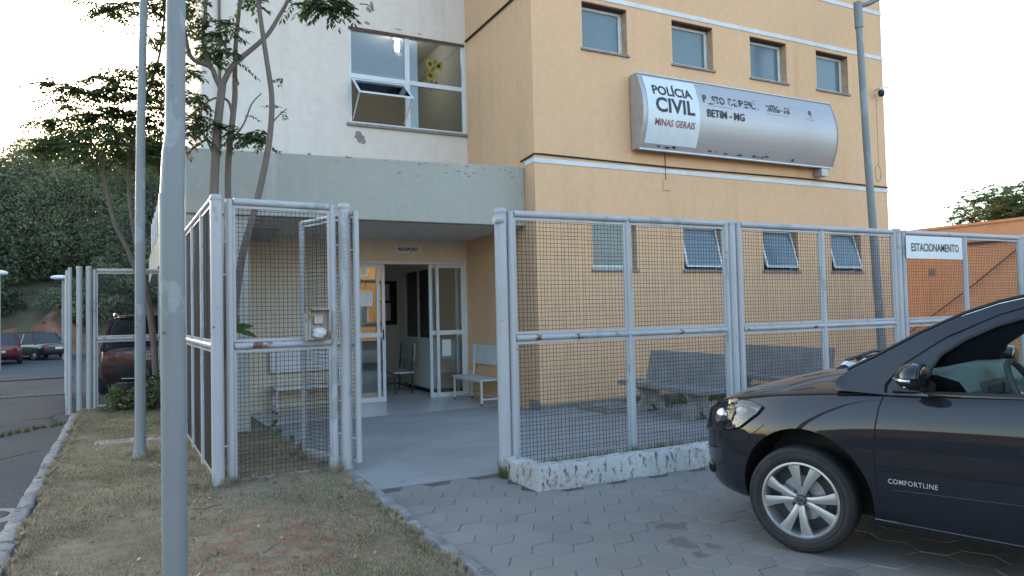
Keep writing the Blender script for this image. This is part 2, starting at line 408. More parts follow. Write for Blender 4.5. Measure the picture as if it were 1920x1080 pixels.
# ------------------------------------------------------------------ mesh helpers
class MB:
    def __init__(s):
        s.v = []; s.f = []; s.m = []
    def add(s, vs, fs, mi=0):
        o = len(s.v)
        s.v.extend([tuple(p) for p in vs])
        s.f.extend([tuple(i + o for i in f) for f in fs])
        s.m.extend([mi] * len(fs))
        return s
    def quad(s, a, b, c, d, mi=0): return s.add([a, b, c, d], [(0, 1, 2, 3)], mi)
    def box(s, x0, x1, y0, y1, z0, z1, mi=0):
        v = [(x0, y0, z0), (x1, y0, z0), (x1, y1, z0), (x0, y1, z0), (x0, y0, z1), (x1, y0, z1), (x1, y1, z1), (x0, y1, z1)]
        return s.add(v, [(0, 3, 2, 1), (4, 5, 6, 7), (0, 1, 5, 4), (1, 2, 6, 5), (2, 3, 7, 6), (3, 0, 4, 7)], mi)
    def obox(s, c, ax, ay, az, mi=0):
        c, ax, ay, az = map(Vector, (c, ax, ay, az))
        v = [c + ax * i + ay * j + az * k for k in (-1, 1) for (i, j) in ((-1, -1), (1, -1), (1, 1), (-1, 1))]
        return s.add(v, [(0, 3, 2, 1), (4, 5, 6, 7), (0, 1, 5, 4), (1, 2, 6, 5), (2, 3, 7, 6), (3, 0, 4, 7)], mi)
    def bar(s, p0, p1, w, h, up=(0, 0, 1), mi=0):
        p0, p1 = Vector(p0), Vector(p1)
        d = (p1 - p0); L = d.length; d.normalize()
        sd = d.cross(Vector(up))
        if sd.length < 1e-5: sd = d.cross(Vector((1, 0, 0)))
        sd.normalize(); u = sd.cross(d)
        return s.obox((p0 + p1) / 2, d * L / 2, sd * w / 2, u * h / 2, mi)
    def tube(s, pts, r, n=10, caps=True, mi=0):
        pts = [Vector(p) for p in pts]
        rs = r if isinstance(r, (list, tuple)) else [r] * len(pts)
        rings = []; prev = None
        for i, p in enumerate(pts):
            d = (pts[min(i + 1, len(pts) - 1)] - pts[max(i - 1, 0)]).normalized()
            if prev is None:
                a = d.cross(Vector((0, 0, 1)))
                if a.length < 1e-3: a = d.cross(Vector((1, 0, 0)))
            else:
                a = prev - d * prev.dot(d)
            a.normalize(); prev = a
            c = d.cross(a)
            rings.append([p + (a * math.cos(2 * math.pi * k / n) + c * math.sin(2 * math.pi * k / n)) * rs[i] for k in range(n)])
        v = [q for rg in rings for q in rg]
        f = []
        for i in range(len(pts) - 1):
            for k in range(n):
                a = i * n + k; b2 = i * n + (k + 1) % n
                f.append((a, b2, b2 + n, a + n))
        if caps:
            f.append(tuple(range(n - 1, -1, -1)))
            f.append(tuple((len(pts) - 1) * n + k for k in range(n)))
        return s.add(v, f, mi)
    def prism(s, poly, fn, mi=0):
        """poly 2-D list; fn(u,v,side) -> 3-D, side 0/1"""
        n = len(poly)
        v = [fn(u, w_, 0) for u, w_ in poly] + [fn(u, w_, 1) for u, w_ in poly]
        f = [tuple(range(n - 1, -1, -1)), tuple(range(n, 2 * n))]
        f += [(i, (i + 1) % n, n + (i + 1) % n, n + i) for i in range(n)]
        return s.add(v, f, mi)
    def grid(s, fn, nu, nv, mi=0):
        v = [fn(i / nu, j / nv) for j in range(nv + 1) for i in range(nu + 1)]
        f = [(j * (nu + 1) + i, j * (nu + 1) + i + 1, (j + 1) * (nu + 1) + i + 1, (j + 1) * (nu + 1) + i) for j in range(nv) for i in range(nu)]
        return s.add(v, f, mi)
    def lathe(s, prof, c, ax, n=32, mi=0, closed=False):
        c, ax = Vector(c), Vector(ax).normalized()
        a = ax.cross(Vector((0, 0, 1)))
        if a.length < 1e-3: a = ax.cross(Vector((1, 0, 0)))
        a.normalize(); b2 = ax.cross(a)
        m = len(prof)
        v = [c + ax * h + (a * math.cos(2 * math.pi * k / n) + b2 * math.sin(2 * math.pi * k / n)) * r for (r, h) in prof for k in range(n)]
        f = []
        for i in range(m if closed else m - 1):
            for k in range(n):
                f.append((i * n + k, i * n + (k + 1) % n, ((i + 1) % m) * n + (k + 1) % n, ((i + 1) % m) * n + k))
        return s.add(v, f, mi)
    def sphere(s, c, rx, ry, rz, nu=12, nv=8, mi=0):
        c = Vector(c)
        return s.grid(lambda u, w_: c + Vector((rx * math.cos(2 * math.pi * u) * math.sin(math.pi * w_), ry * math.sin(2 * math.pi * u) * math.sin(math.pi * w_), -rz * math.cos(math.pi * w_))), nu, nv, mi)
    def build(s, name, mats, parent=None, smooth=None, bevel=0, local=False):
        me = bpy.data.meshes.new(name)
        v = s.v
        if parent is not None and not local:
            r_ = parent
            while r_.parent: r_ = r_.parent
            inv = r_.matrix_basis.inverted()
            v = [tuple(inv @ Vector(p)) for p in v]
        me.from_pydata(v, [], s.f)
        mats = mats if isinstance(mats, (list, tuple)) else [mats]
        for m_ in mats: me.materials.append(MATS[m_])
        if len(mats) > 1: me.polygons.foreach_set('material_index', s.m)
        bm_fix(me)
        if smooth:
            me.shade_smooth() if hasattr(me, 'shade_smooth') else None
            if smooth < 180: me.set_sharp_from_angle(angle=R(smooth))
        o = bpy.data.objects.new(name, me)
        COL.objects.link(o)
        if parent is not None: o.parent = parent
        if bevel:
            bv = o.modifiers.new('bevel', 'BEVEL'); bv.width = bevel; bv.segments = 2; bv.limit_method = 'ANGLE'; bv.angle_limit = R(40)
        return o

def bm_fix(me):
    bm = bmesh.new(); bm.from_mesh(me)
    bmesh.ops.recalc_face_normals(bm, faces=bm.faces)
    bm.to_mesh(me); bm.free(); me.update()

def thing(name, label, cat, loc=(0, 0, 0), rz=0, group=None):
    o = bpy.data.objects.new(name, None)
    o.empty_display_size = .2
    COL.objects.link(o)
    o.matrix_basis = Matrix.Translation(loc) @ Matrix.Rotation(rz, 4, 'Z')
    tag(o, label, cat, group)
    return o
def tag(o, label=None, cat=None, group=None, kind=None):
    if label: o['label'] = label
    if cat: o['category'] = cat
    if group: o['group'] = group
    if kind: o['kind'] = kind
    return o
def dup(o, parent=None):
    c = o.copy(); COL.objects.link(c); c.parent = parent
    for ch in o.children: dup(ch, c)
    return c
def raw_mesh(name, verts, faces4, mat, parent=None, smooth=False):
    """fast mesh from numpy arrays, quads or tris"""
    me = bpy.data.meshes.new(name)
    nv, nf, k = len(verts), len(faces4), faces4.shape[1]
    me.vertices.add(nv); me.vertices.foreach_set('co', verts.astype(np.float32).ravel())
    me.loops.add(nf * k); me.loops.foreach_set('vertex_index', faces4.astype(np.int32).ravel())
    me.polygons.add(nf)
    me.polygons.foreach_set('loop_start', np.arange(0, nf * k, k, dtype=np.int32))
    me.materials.append(MATS[mat])
    me.update(calc_edges=True)
    o = bpy.data.objects.new(name, me); COL.objects.link(o)
    if parent is not None: o.parent = parent
    return o
def text_mb(txt, size, bold=0.0, shear=0, sx=1.0, space=1.0):
    """text outline as (verts2d, faces), left aligned at 0, baseline 0"""
    cu = bpy.data.curves.new('t', 'FONT'); cu.body = txt; cu.size = size; cu.offset = bold; cu.shear = shear; cu.space_character = space
    cu.resolution_u = 3
    o = bpy.data.objects.new('t', cu); COL.objects.link(o)
    dg = bpy.context.evaluated_depsgraph_get()
    me = bpy.data.meshes.new_from_object(o.evaluated_get(dg))
    v = [(p.co.x * sx, p.co.y) for p in me.vertices]; f = [tuple(p.vertices) for p in me.polygons]
    bpy.data.objects.remove(o); bpy.data.curves.remove(cu); bpy.data.meshes.remove(me)
    return v, f
def text_width(v): return max(p[0] for p in v) - min(p[0] for p in v)
# ================================================================== SETTING
def lot_z(x, y):
    t = min(1, max(0, (y - 18) / 24.0))
    return -.06 - .42 * t * t * (3 - 2 * t)
xs = [-700, -300, -120, -60, -40, -30, -20, -14, -10, -6, -3, -1.02, 0, 1.55, 4, 8, 14, 20, 30, 60, 120, 300, 700]
ys = [-700, -300, -100, -40, -20, -10, -4, 0, 4, 8, 12, 15, 18, 20, 22, 24, 26, 28, 30, 32, 34, 36, 38, 40, 42, 46, 52, 60, 80, 120, 300, 700]
m = MB()
m.v = [(x, y, lot_z(x, y)) for y in ys for x in xs]
nx = len(xs)
m.f = [(j * nx + i, j * nx + i + 1, (j + 1) * nx + i + 1, (j + 1) * nx + i) for j in range(len(ys) - 1) for i in range(nx - 1)]
m.m = [0] * len(m.f)
ground = tag(m.build('ground', 'asphalt', smooth=180), kind='structure')

# hill rising behind the car park
def hill_h(x, y):
    d = (y - 52) + .25 * (x + 10)
    base = -0.48
    if d < 0: return base - .6
    h = 14.0 * (1 - math.exp(-d / 15.0))
    h += 1.2 * math.sin(x * .13 + 1) * min(1, d / 12) + .5 * math.sin(x * .41 + y * .23)
    fall = 1 / (1 + math.exp((x - 14) / 7))
    return base + max(-.1, h * fall)
m = MB().grid(lambda u, w_: (-130 + u * 190, 48 + w_ * 95, hill_h(-130 + u * 190, 48 + w_ * 95)), 76, 40)
hill = tag(m.build('hill', 'hill_soil', smooth=180), kind='structure')
# red bank cut into the foot of the hill
m = MB()
def bank(u, w_):
    x = -22 + u * 21.5
    h = w_ * (1.2 + .8 * math.exp(-((x + 6.2) / 3.0) ** 2) + .6 * math.sin(x * .9) + .4 * math.sin(x * 2.3 + 1))
    return (x, 50.2 + w_ * 2.4 + .5 * math.sin(x * .7) + .25 * math.sin(x * 3.1 + w_ * 5), -.6 + h)
m.grid(bank, 60, 8)
tag(m.build('earth_bank', 'red_soil', smooth=180), kind='structure')

# forecourt concrete (falls slightly to the porch)
def court_z(y): return 0 if y < 9 else -.05 * min(1, (y - 9) / 1.75)
m = MB().grid(lambda u, w_: (1.45 + u * 18.5, 6.05 + w_ * 6.4, court_z(6.05 + w_ * 6.4)), 40, 16)
m.quad((1.45, 6.05, 0), (19.95, 6.05, 0), (19.95, 6.05, -.12), (1.45, 6.05, -.12))
tag(m.build('forecourt', 'forecourt_concrete', smooth=40), kind='structure')
m = MB().box(2.9, 20, 5.25, 6.05, -.1, -.004)
tag(m.build('fence_strip', 'joint_soil'), kind='structure')

# lawn
def lawn_left(y): return -.80 - .0281 * (y - 5.27)
def lawn_right(y): return 1.62 if y < 6.9 else 1.62 - .052 * (y - 6.9)
def bump_z(x, y):
    return .012 * math.sin(x * 5.1 + y * 2.3) * math.sin(y * 4.2 - x) + .010 * math.sin(x * 11 + 1) * math.sin(y * 9.3)
def lawn_pt(u, w_):
    y = -5 + 19.3 * w_
    x = lawn_left(y) + u * (lawn_right(y) - lawn_left(y))
    e = min(u, 1 - u)
    return (x, y, bump_z(x, y) * .5 * min(1, e * 12) + (.02 if .04 < u < .96 else -.01))
m = MB().grid(lawn_pt, 44, 220)
lawn = tag(m.build('lawn', 'lawn_soil', smooth=180), kind='structure')

# kerb stones
def kerb(name, line, x_w, z0, z1, seg, mat):
    root = bpy.data.objects.new(name, None); COL.objects.link(root); tag(root, kind='structure')
    for i in range(len(line) - 1):
        (xa, ya), (xb, yb) = line[i], line[i + 1]
        g = .012
        m = MB(); n = 9; ring = []
        jx = rng.uniform(-.012, .012); jz = rng.uniform(-.012, .01)
        for k in range(n + 1):
            t = g + (1 - 2 * g) * k / n
            x = xa + (xb - xa) * t + jx + rng.uniform(-.008, .008); y = ya + (yb - ya) * t; zt = z1 + jz + rng.uniform(-.008, .006)
            c = rng.uniform(.008, .03)
            ring.append([(x - x_w / 2, y, z0), (x - x_w / 2 + rng.uniform(0, .01), y, zt - c), (x - x_w / 2 + c, y, zt), (x + x_w / 2 - c, y, zt + rng.uniform(-.006, .003)), (x + x_w / 2, y, zt - c), (x + x_w / 2, y, z0)])
        v = [p for r_ in ring for p in r_]
        f = [(k * 6 + a, k * 6 + a + 1, (k + 1) * 6 + a + 1, (k + 1) * 6 + a) for k in range(n) for a in range(5)]
        f += [(5, 4, 3, 2, 1, 0), tuple(n * 6 + a for a in range(6))]
        m.add(v, f); m.build('kerb_stone', mat, root, smooth=50)
    return root
kerb('lawn_kerb', [(lawn_left(y) - .07, y) for y in np.arange(-4.6, 14.4, .95)], .115, -.15, .03, 1, 'kerb_concrete')
kerb('drive_kerb', [(1.675, y) for y in np.arange(-4.6, 7.0, .96)], .115, -.1, .022, 1, 'kerb_concrete')

# hexagonal pavers
pf = tag(bpy.data.objects.new('paver_field', None), kind='structure'); COL.objects.link(pf)
tag(MB().box(1.735, 15, -6, 6.048, -.09, -.0085).build('bedding', 'joint_soil', pf))
PR = .26 / math.sqrt(3)
def hexmesh():
    m = MB(); r0 = PR - .0016; r1 = PR - .0055
    ang = [math.pi / 3 * k for k in range(6)]
    v = [(r1 * math.cos(a), r1 * math.sin(a), 0) for a in ang] + [(r0 * math.cos(a), r0 * math.sin(a), -.004) for a in ang] + [(r0 * math.cos(a), r0 * math.sin(a), -.05) for a in ang]
    f = [tuple(range(6))]
    for b0 in (0, 6):
        f += [(b0 + k, b0 + 6 + k, b0 + 6 + (k + 1) % 6, b0 + (k + 1) % 6) for k in range(6)]
    return v, f
hv, hf = hexmesh()
cells = []
ci = 0
x = 1.735 + .5 * PR - 1.5 * PR
while x < 14.9:
    y = -5.8 + (.13 if ci % 2 else 0)
    while y < 6.0:
        ok = not (x > 2.75 and y > 5.16)
        if ok and x - PR > 1.45: cells.append((x, y))
        y += .26
    x += 1.5 * PR; ci += 1
def cam_px(p):
    d = Vector(p) - camo.matrix_world.translation
    wv = d.dot(_f)
    return (960 + 1332 * d.dot(_rt) / max(wv, .01), 540 - 1332 * d.dot(_up) / max(wv, .01), wv)
vis = []
rest = []
for (x, y) in cells:
    q = cam_px((x, y, 0))
    if q[2] > .5 and -40 < q[0] < 1990 and q[1] < 1120: vis.append((q[2], x, y))
    else: rest.append((x, y))
vis.sort()
rest += [(x, y) for _, x, y in vis[295:]]
base_me = None
for d_, x, y in vis[:295]:
    if base_me is None:
        o = MB().add(hv, hf).build('paver', 'paver_concrete', pf); base_me = o.data
    else:
        o = bpy.data.objects.new('paver', base_me); COL.objects.link(o); o.parent = pf
    o.location = (x, y, rng.uniform(-.004, .002))
    o.rotation_euler = (rng.uniform(-.007, .007), rng.uniform(-.007, .007), rng.randrange(6) * math.pi / 3 + rng.uniform(-.012, .012))
m = MB()
for (x, y) in rest:
    m.add([(a + x, b_ + y, c - .002) for a, b_, c in hv], hf)
tag(m.build('paver_rest', 'paver_concrete', pf), kind='stuff')
# white painted kerb wall in front of the right fence, with its short return
m = MB()
prof = [(5.22, -.05), (5.225, .17), (5.25, .20), (5.36, .205), (5.385, .19), (5.39, -.05)]
n = 60
ringv = []
for i in range(n + 1):
    x = 2.875 + (15 - 2.875) * (i / n) ** 1.3
    j = lambda: rng.uniform(-.0025, .0025)
    ringv.append([(x, yy + j() + (.01 * math.sin(x * 7)), zz + (j() * 1.2 if zz > 0 else 0)) for yy, zz in prof])
v = [p for r_ in ringv for p in r_]
f = [(i * 6 + a, i * 6 + a + 1, (i + 1) * 6 + a + 1, (i + 1) * 6 + a) for i in range(n) for a in range(5)] + [(0, 1, 2, 3, 4, 5), tuple(n * 6 + a for a in range(6))]
m.add(v, f)
kw = thing('kerb_wall', 'flaking white painted low concrete kerb below the right fence, with short return', 'kerb', (2.9, 5.3, 0))
m.build('front_run', 'kerb_paint', kw, smooth=45)
m = MB(); ringv = []
prof = [(2.87, -.05), (2.875, .17), (2.90, .195), (3.0, .20), (3.02, .185), (3.025, -.05)]
for i in range(11):
    y = 5.392 + .56 * i / 10
    ringv.append([(xx + rng.uniform(-.003, .003), y, zz * (1 - .12 * i / 10) + (rng.uniform(-.003, .003) if zz > 0 else 0)) for xx, zz in prof])
v = [p for r_ in ringv for p in r_]
f = [(i * 6 + a, i * 6 + a + 1, (i + 1) * 6 + a + 1, (i + 1) * 6 + a) for i in range(10) for a in range(5)] + [(0, 1, 2, 3, 4, 5), tuple(60 + a for a in range(6))]
m.add(v, f); m.build('return_run', 'kerb_paint', kw, smooth=45)

# storm drain covers and slabs
for (x, y, z, a, lab) in ((-2.6, 18.2, -.052, .1, 'dark iron drain grating in the asphalt nearest the far fence'), (-3.1, 24.6, -.11, .2, 'second dark drain grating across the car park asphalt')):
    t = thing('drain_grating', lab, 'drain', (x, y, z), a, 'drain gratings in the car park')
    m = MB()
    for k in range(16): m.box(-1.0 + k * .125, -.93 + k * .125, -.16, .16, 0, .012)
    m.build('bar_grid', 'gap_black', t, local=True)
    MB().box(-1.05, 1.05, -.2, .2, -.02, .002).build('frame', 'asphalt', t, local=True)
t = thing('manhole_cover', 'round iron manhole cover with pale concrete collar by the lawn kerb', 'manhole', (-1.22, 7.1, -.058))
MB().lathe([(0, .006), (.17, .006), (.18, 0)], (0, 0, 0), (0, 0, 1), 32).build('lid', 'asphalt', t, local=True)
MB().lathe([(.185, .004), (.27, .002), (.30, -.004)], (0, 0, 0), (0, 0, 1), 32).build('collar', 'kerb_concrete', t, local=True)
t = MB(); t.box(-.62, .42, 9.86, 10.22, -.05, .026)
tag(t.build('lawn_slab', 'concrete_slab', bevel=.01), 'flat concrete slab sunk in the lawn behind the thin pole', 'slab')
t = thing('inspection_cover', 'square concrete inspection cover on the ground by the yellow wall', 'cover', (6.2, 8.95, 0))
MB().box(5.85, 6.6, 8.55, 9.38, -.02, .045).build('frame', 'stone_sill', t, bevel=.01)
MB().box(5.93, 6.52, 8.63, 9.30, .045, .07).build('lid', 'concrete_slab', t, bevel=.008)
# ================================================================== BUILDING
st = thing('police_station', 'yellow and white two storey station building with grey porch canopy and glass entrance', 'building', (5.31, 9.57, 0))
def wall_y(m, y, x0, x1, z0, z1, holes, th, mi=0, jm=None):
    """wall facing -Y at y with rectangular holes and reveals of depth th"""
    X = sorted(set([x0, x1] + [h for q in holes for h in q[:2]])); Z = sorted(set([z0, z1] + [h for q in holes for h in q[2:4]]))
    for i in range(len(X) - 1):
        for j in range(len(Z) - 1):
            cx, cz = (X[i] + X[i + 1]) / 2, (Z[j] + Z[j + 1]) / 2
            if any(h[0] < cx < h[1] and h[2] < cz < h[3] for h in holes): continue
            m.quad((X[i], y, Z[j]), (X[i + 1], y, Z[j]), (X[i + 1], y, Z[j + 1]), (X[i], y, Z[j + 1]), mi)
    for (a, b_, c, d) in holes:
        k = jm if jm is not None else mi
        m.quad((a, y, c), (a, y + th, c), (a, y + th, d), (a, y, d), k)
        m.quad((b_, y, c), (b_, y, d), (b_, y + th, d), (b_, y + th, c), k)
        m.quad((a, y, d), (a, y + th, d), (b_, y + th, d), (b_, y, d), k)
        m.quad((a, y, c), (b_, y, c), (b_, y + th, c), (a, y + th, c), k)
YF = 9.57; XB = 5.31; XR = 13.70; HT = 11.0; YB = 17.47
UW = [(6.25, 7.14), (8.10, 9.03), (9.94, 10.88), (11.70, 12.62)]
LW = [(6.34, 7.22), (8.22, 9.13), (10.10, 11.02), (11.93, 12.82)]
holes = [(a, b_, 5.75, 6.53) for a, b_ in UW] + [(a, b_, 2.16, 2.97) for a, b_ in LW]
m = MB()
wall_y(m, YF, XB, XR, -.1, HT, holes, .20, 0, 1)
m.quad((XB, YF, -.1), (XB, YF, HT), (XB, 12.6, HT), (XB, 12.6, -.1))
m.quad((XB, 12.6, 3.0), (XB, 12.6, HT), (XB, YB, HT), (XB, YB, 3.0))
m.quad((XR, YF, -.1), (XR, YB, -.1), (XR, YB, HT), (XR, YF, HT))
wall_y(m, YB, XB, XR, -.1, HT, [(7.9, 9.15, .9, 2.6)], .02)  # opening for the added daylight window of the reception
m.quad((XB, YF, HT), (XR, YF, HT), (XR, YB, HT), (XB, YB, HT))
yw = m.build('yellow_wall', ['yellow_stucco', 'reveal_paint'], st)
# inner dark lining behind windows
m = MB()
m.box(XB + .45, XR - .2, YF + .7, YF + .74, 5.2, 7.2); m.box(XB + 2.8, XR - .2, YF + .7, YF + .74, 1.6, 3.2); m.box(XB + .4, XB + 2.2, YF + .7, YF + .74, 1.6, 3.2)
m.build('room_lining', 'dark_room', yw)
def small_window(x0, x1, z0, z1, tilt):
    y = YF + .155
    fr = MB(); fw = .04
    fr.box(x0, x0 + fw, y, y + .05, z0, z1); fr.box(x1 - fw, x1, y, y + .05, z0, z1)
    fr.box(x0 + fw, x1 - fw, y, y + .05, z1 - fw, z1); fr.box(x0 + fw, x1 - fw, y, y + .05, z0, z0 + fw)
    w_ = fr.build('window', 'aluminium_white', st)
    c, s_ = math.cos(tilt), math.sin(tilt)
    ztop = z1 - fw - .002; L = z1 - z0 - 2 * fw - .006
    def P(u, v, o):   # v metres down from the hinge, o outwards
        return (u, y + .012 - v * s_ - o * c, ztop - v * c + o * -s_)
    a, b_ = x0 + fw + .003, x1 - fw - .003; sw = .036
    m = MB()
    def bx(u0, u1, v0, v1, o0, o1):
        m.add([P(u0, v0, o0), P(u1, v0, o0), P(u1, v1, o0), P(u0, v1, o0), P(u0, v0, o1), P(u1, v0, o1), P(u1, v1, o1), P(u0, v1, o1)],
              [(0, 3, 2, 1), (4, 5, 6, 7), (0, 1, 5, 4), (1, 2, 6, 5), (2, 3, 7, 6), (3, 0, 4, 7)])
    bx(a, a + sw, 0, L, 0, .03); bx(b_ - sw, b_, 0, L, 0, .03); bx(a + sw, b_ - sw, 0, sw, 0, .03); bx(a + sw, b_ - sw, L - sw, L, 0, .03)
    m.build('sash', 'aluminium_white', w_)
    m = MB(); bx(a + sw - .004, b_ - sw + .004, sw - .004, L - sw + .004, .010, .018); m.build('pane', 'window_pane', w_)
    MB().box(x0 - .03, x1 + .03, YF - .035, YF + .155, z0 - .035, z0 - .002).build('sill', 'stone_sill', w_)
    MB().box(x0 + .002, x1 - .002, YF + .004, YF + .15, z1 - .022, z1 - .002).build('head_shade_board', 'red_trim_and_shade', w_)  # dark board standing in for the shade under the window head
for (a, b_) in UW: small_window(a, b_, 5.75, 6.53, 0)
for (a, b_), t_ in zip(LW, (0, R(13), R(15), R(15))): small_window(a, b_, 2.16, 2.97, t_)
# painted white bands, groove lines and cables
for z, h in ((3.815, .07), (6.60, .075), (7.55, .075)):
    MB().box(XB - .012, XR + .012, YF - .012, YF - .001, z, z + h).build('white_band', 'white_band', st)
for z, y0, y1 in ((3.815, YF - .012, 9.93),):
    MB().box(XB - .012, XB - .001, YF - .001, 9.86, z, z + .07).build('white_band', 'white_band', st)
m = MB(); m.tube([(XB - .02, 12.1, 6.60), (XB - .02, 10.5, 6.61), (XB - .02, 9.6, 6.62)], .02, 6); m.build('side_groove_trim', 'dark_cable', st)
m = MB(); m.tube([(XB - .016, 10.0, 3.91), (XB - .018, 9.70, 3.93), (XB - .016, 9.56, 3.945), (XB + .1, YF - .016, 3.95), (8, YF - .016, 3.925), (11, YF - .016, 3.945), (XR, YF - .016, 3.92)], .014, 6)
m.build('wall_cable', 'dark_cable', st)
m = MB(); m.tube([(7.86, YF - .012, 4.2), (7.865, YF - .012, 3.72), (7.86, YF - .02, 3.70)], .006, 5); m.tube([(7.80, YF - .008, 3.7), (7.80, YF - .008, 3.52), (7.96, YF - .008, 3.52)], .003, 4)
m.build('sign_cable', 'dark_cable', st)
m = MB(); m.tube([(13.42 + .09 * math.cos(a / 12 * 6.28), YF - .008, 4.2 + .17 * math.sin(a / 12 * 6.28)) for a in range(13)], .004, 4)
m.tube([(13.45, YF - .006, 4.37), (13.46, YF - .006, 5.75)], .003, 4); m.build('cable_loop', 'stone_sill', st)
# dark strip along the wall base
MB().box(XB - .006, XB - .001, YF - .006, 9.9, -.08, .13).build('side_skirting', 'concrete_slab', st)
MB().box(XB - .006, XR, YF - .006, YF - .001, -.08, .07).build('front_skirting', 'stone_sill', st)

# white wing (upper storey)
YW = 12.15; XL = .74
WX0, WX1, WZ0, WZ1 = 3.09, 5.285, 4.85, 6.56
m = MB()
wall_y(m, YW, XL, XB, 3.6, HT, [(WX0, WX1, WZ0, WZ1)], .10)
m.quad((XL, YW, 3.6), (XL, YW, HT), (XL, 22, HT), (XL, 22, 3.6))
m.quad((XL, YW, HT), (XB, YW, HT), (XB, 22, HT), (XL, 22, HT)); m.quad((XL, 22, 3.6), (XL, 22, HT), (XB, 22, HT), (XB, 22, 3.6))
ww = m.build('white_wall', 'white_stucco', st)
def patch(name, x, z, rx, rz, mat, y=YW, n=14):
    m = MB(); ph = rng.random() * 6; v = []
    for k in range(n):
        a = 2 * math.pi * k / n
        r_ = 1 + .25 * math.sin(2 * a + ph) + rng.uniform(-.2, .2)
        v.append((x + rx * r_ * math.cos(a), y - .003, z + rz * r_ * math.sin(a)))
    m.add(v, [tuple(range(n))]); return m.build(name, mat, ww)
for a in ((3.27, 4.60, .10, .10), (3.47, 6.90, .05, .04), (3.43, 6.66, .06, .025), (3.52, 6.98, .03, .07), (4.0, 6.64, .05, .015), (4.4, 6.62, .04, .012)): patch('plaster_patch', *a, 'stone_sill')
m = MB(); m.tube([(3.30, YW - .004, 6.98), (3.42, YW - .004, 6.995), (3.50, YW - .004, 6.96), (3.56, YW - .004, 6.9)], .008, 4)
m.build('crack', 'dark_cable', ww)
m = MB(); m.tube([(1.0, YW - .05, 3.9), (1.0, YW - .05, 9.5)], .022, 8); m.build('down_pipe', 'bark', ww, smooth=180)
# its window: frame, panes, open sash, sill, lintel
win = MB(); fy0, fy1 = YW + .02, YW + .075; fw = .05
zm0, zm1 = 5.66, 5.74; xm0, xm1 = 4.12, 4.21
win.box(WX0, WX0 + fw, fy0, fy1, WZ0, WZ1); win.box(WX1 - fw, WX1, fy0, fy1, WZ0, WZ1); win.box(xm0, xm1, fy0, fy1, WZ0, WZ1)
for a, b_ in ((WX0 + fw, xm0), (xm1, WX1 - fw)):
    win.box(a, b_, fy0 + .001, fy1, WZ1 - fw, WZ1); win.box(a, b_, fy0 + .001, fy1, zm0, zm1); win.box(a, b_, fy0 + .001, fy1, WZ0, WZ0 + .04)
wo = win.build('big_window', 'aluminium_white', st)
tag(wo, 'white four light window with one sash tilted open')
gy = YW + .045
MB().box(WX0 + fw, xm0, gy, gy + .006, zm1, WZ1 - fw).build('pane', 'window_glass_clear', wo)
MB().box(xm1, WX1 - fw, gy, gy + .006, zm1, WZ1 - fw).build('pane', 'window_glass_clear', wo)
MB().box(xm1, WX1 - fw, gy, gy + .006, WZ0 + .04, zm0).build('pane', 'window_glass_clear', wo)
a, b_ = WX0 + fw + .004, xm0 - .004; zt = zm0 - .005; L = .60
ta = R(52); c, s_ = math.cos(ta), math.sin(ta)
def SP(u, v, o): return (u, YW + .03 - v * s_ - o * c, zt - v * c + o * s_ * -1)
def sbox(m, u0, u1, v0, v1, o0, o1):
    m.add([SP(u0, v0, o0), SP(u1, v0, o0), SP(u1, v1, o0), SP(u0, v1, o0), SP(u0, v0, o1), SP(u1, v0, o1), SP(u1, v1, o1), SP(u0, v1, o1)],
          [(0, 3, 2, 1), (4, 5, 6, 7), (0, 1, 5, 4), (1, 2, 6, 5), (2, 3, 7, 6), (3, 0, 4, 7)])
m = MB(); sbox(m, a, a + .04, 0, L, 0, .03); sbox(m, b_ - .04, b_, 0, L, 0, .03); sbox(m, a + .04, b_ - .04, 0, .04, 0, .03); sbox(m, a + .04, b_ - .04, L - .04, L, 0, .03)
m.build('open_sash', 'aluminium_white', wo)
m = MB(); sbox(m, a + .036, b_ - .036, .036, L - .036, .010, .016); m.build('pane', 'window_glass_clear', wo)
for u in (a + .02, b_ - .02): MB().bar(SP(u, L - .02, 0), (u, YW + .04, WZ0 + .08), .022, .012).build('sash_stay', 'aluminium_white', wo)
MB().box(WX0 - .05, WX1 + .02, YW - .05, YW + .02, WZ0 - .05, WZ0 - .003).build('sill', 'stone_sill', wo)
MB().box(WX0 + .004, WX1 - .002, YW - .004, YW + .0195, WZ1 - .05, WZ1 - .004).build('head_trim', 'red_trim_and_shade', wo)
# room behind it
m = MB()
x0, x1, y0, y1, z0, z1 = WX0 - .6, XB - .01, YW + .1, 15.6, 4.2, 7.0
m.quad((x0, y1, z0), (x1, y1, z0), (x1, y1, z1), (x0, y1, z1)); m.quad((x0, y0, z0), (x0, y1, z0), (x0, y1, z1), (x0, y0, z1))
m.quad((x1, y0, z0), (x1, y1, z0), (x1, y1, z1), (x1, y0, z1)); m.quad((x0, y0, z1), (x1, y0, z1), (x1, y1, z1), (x0, y1, z1))
m.quad((x0, y0, z0), (x1, y0, z0), (x1, y1, z0), (x0, y1, z0))
m.build('upper_room', 'upper_plaster', st)

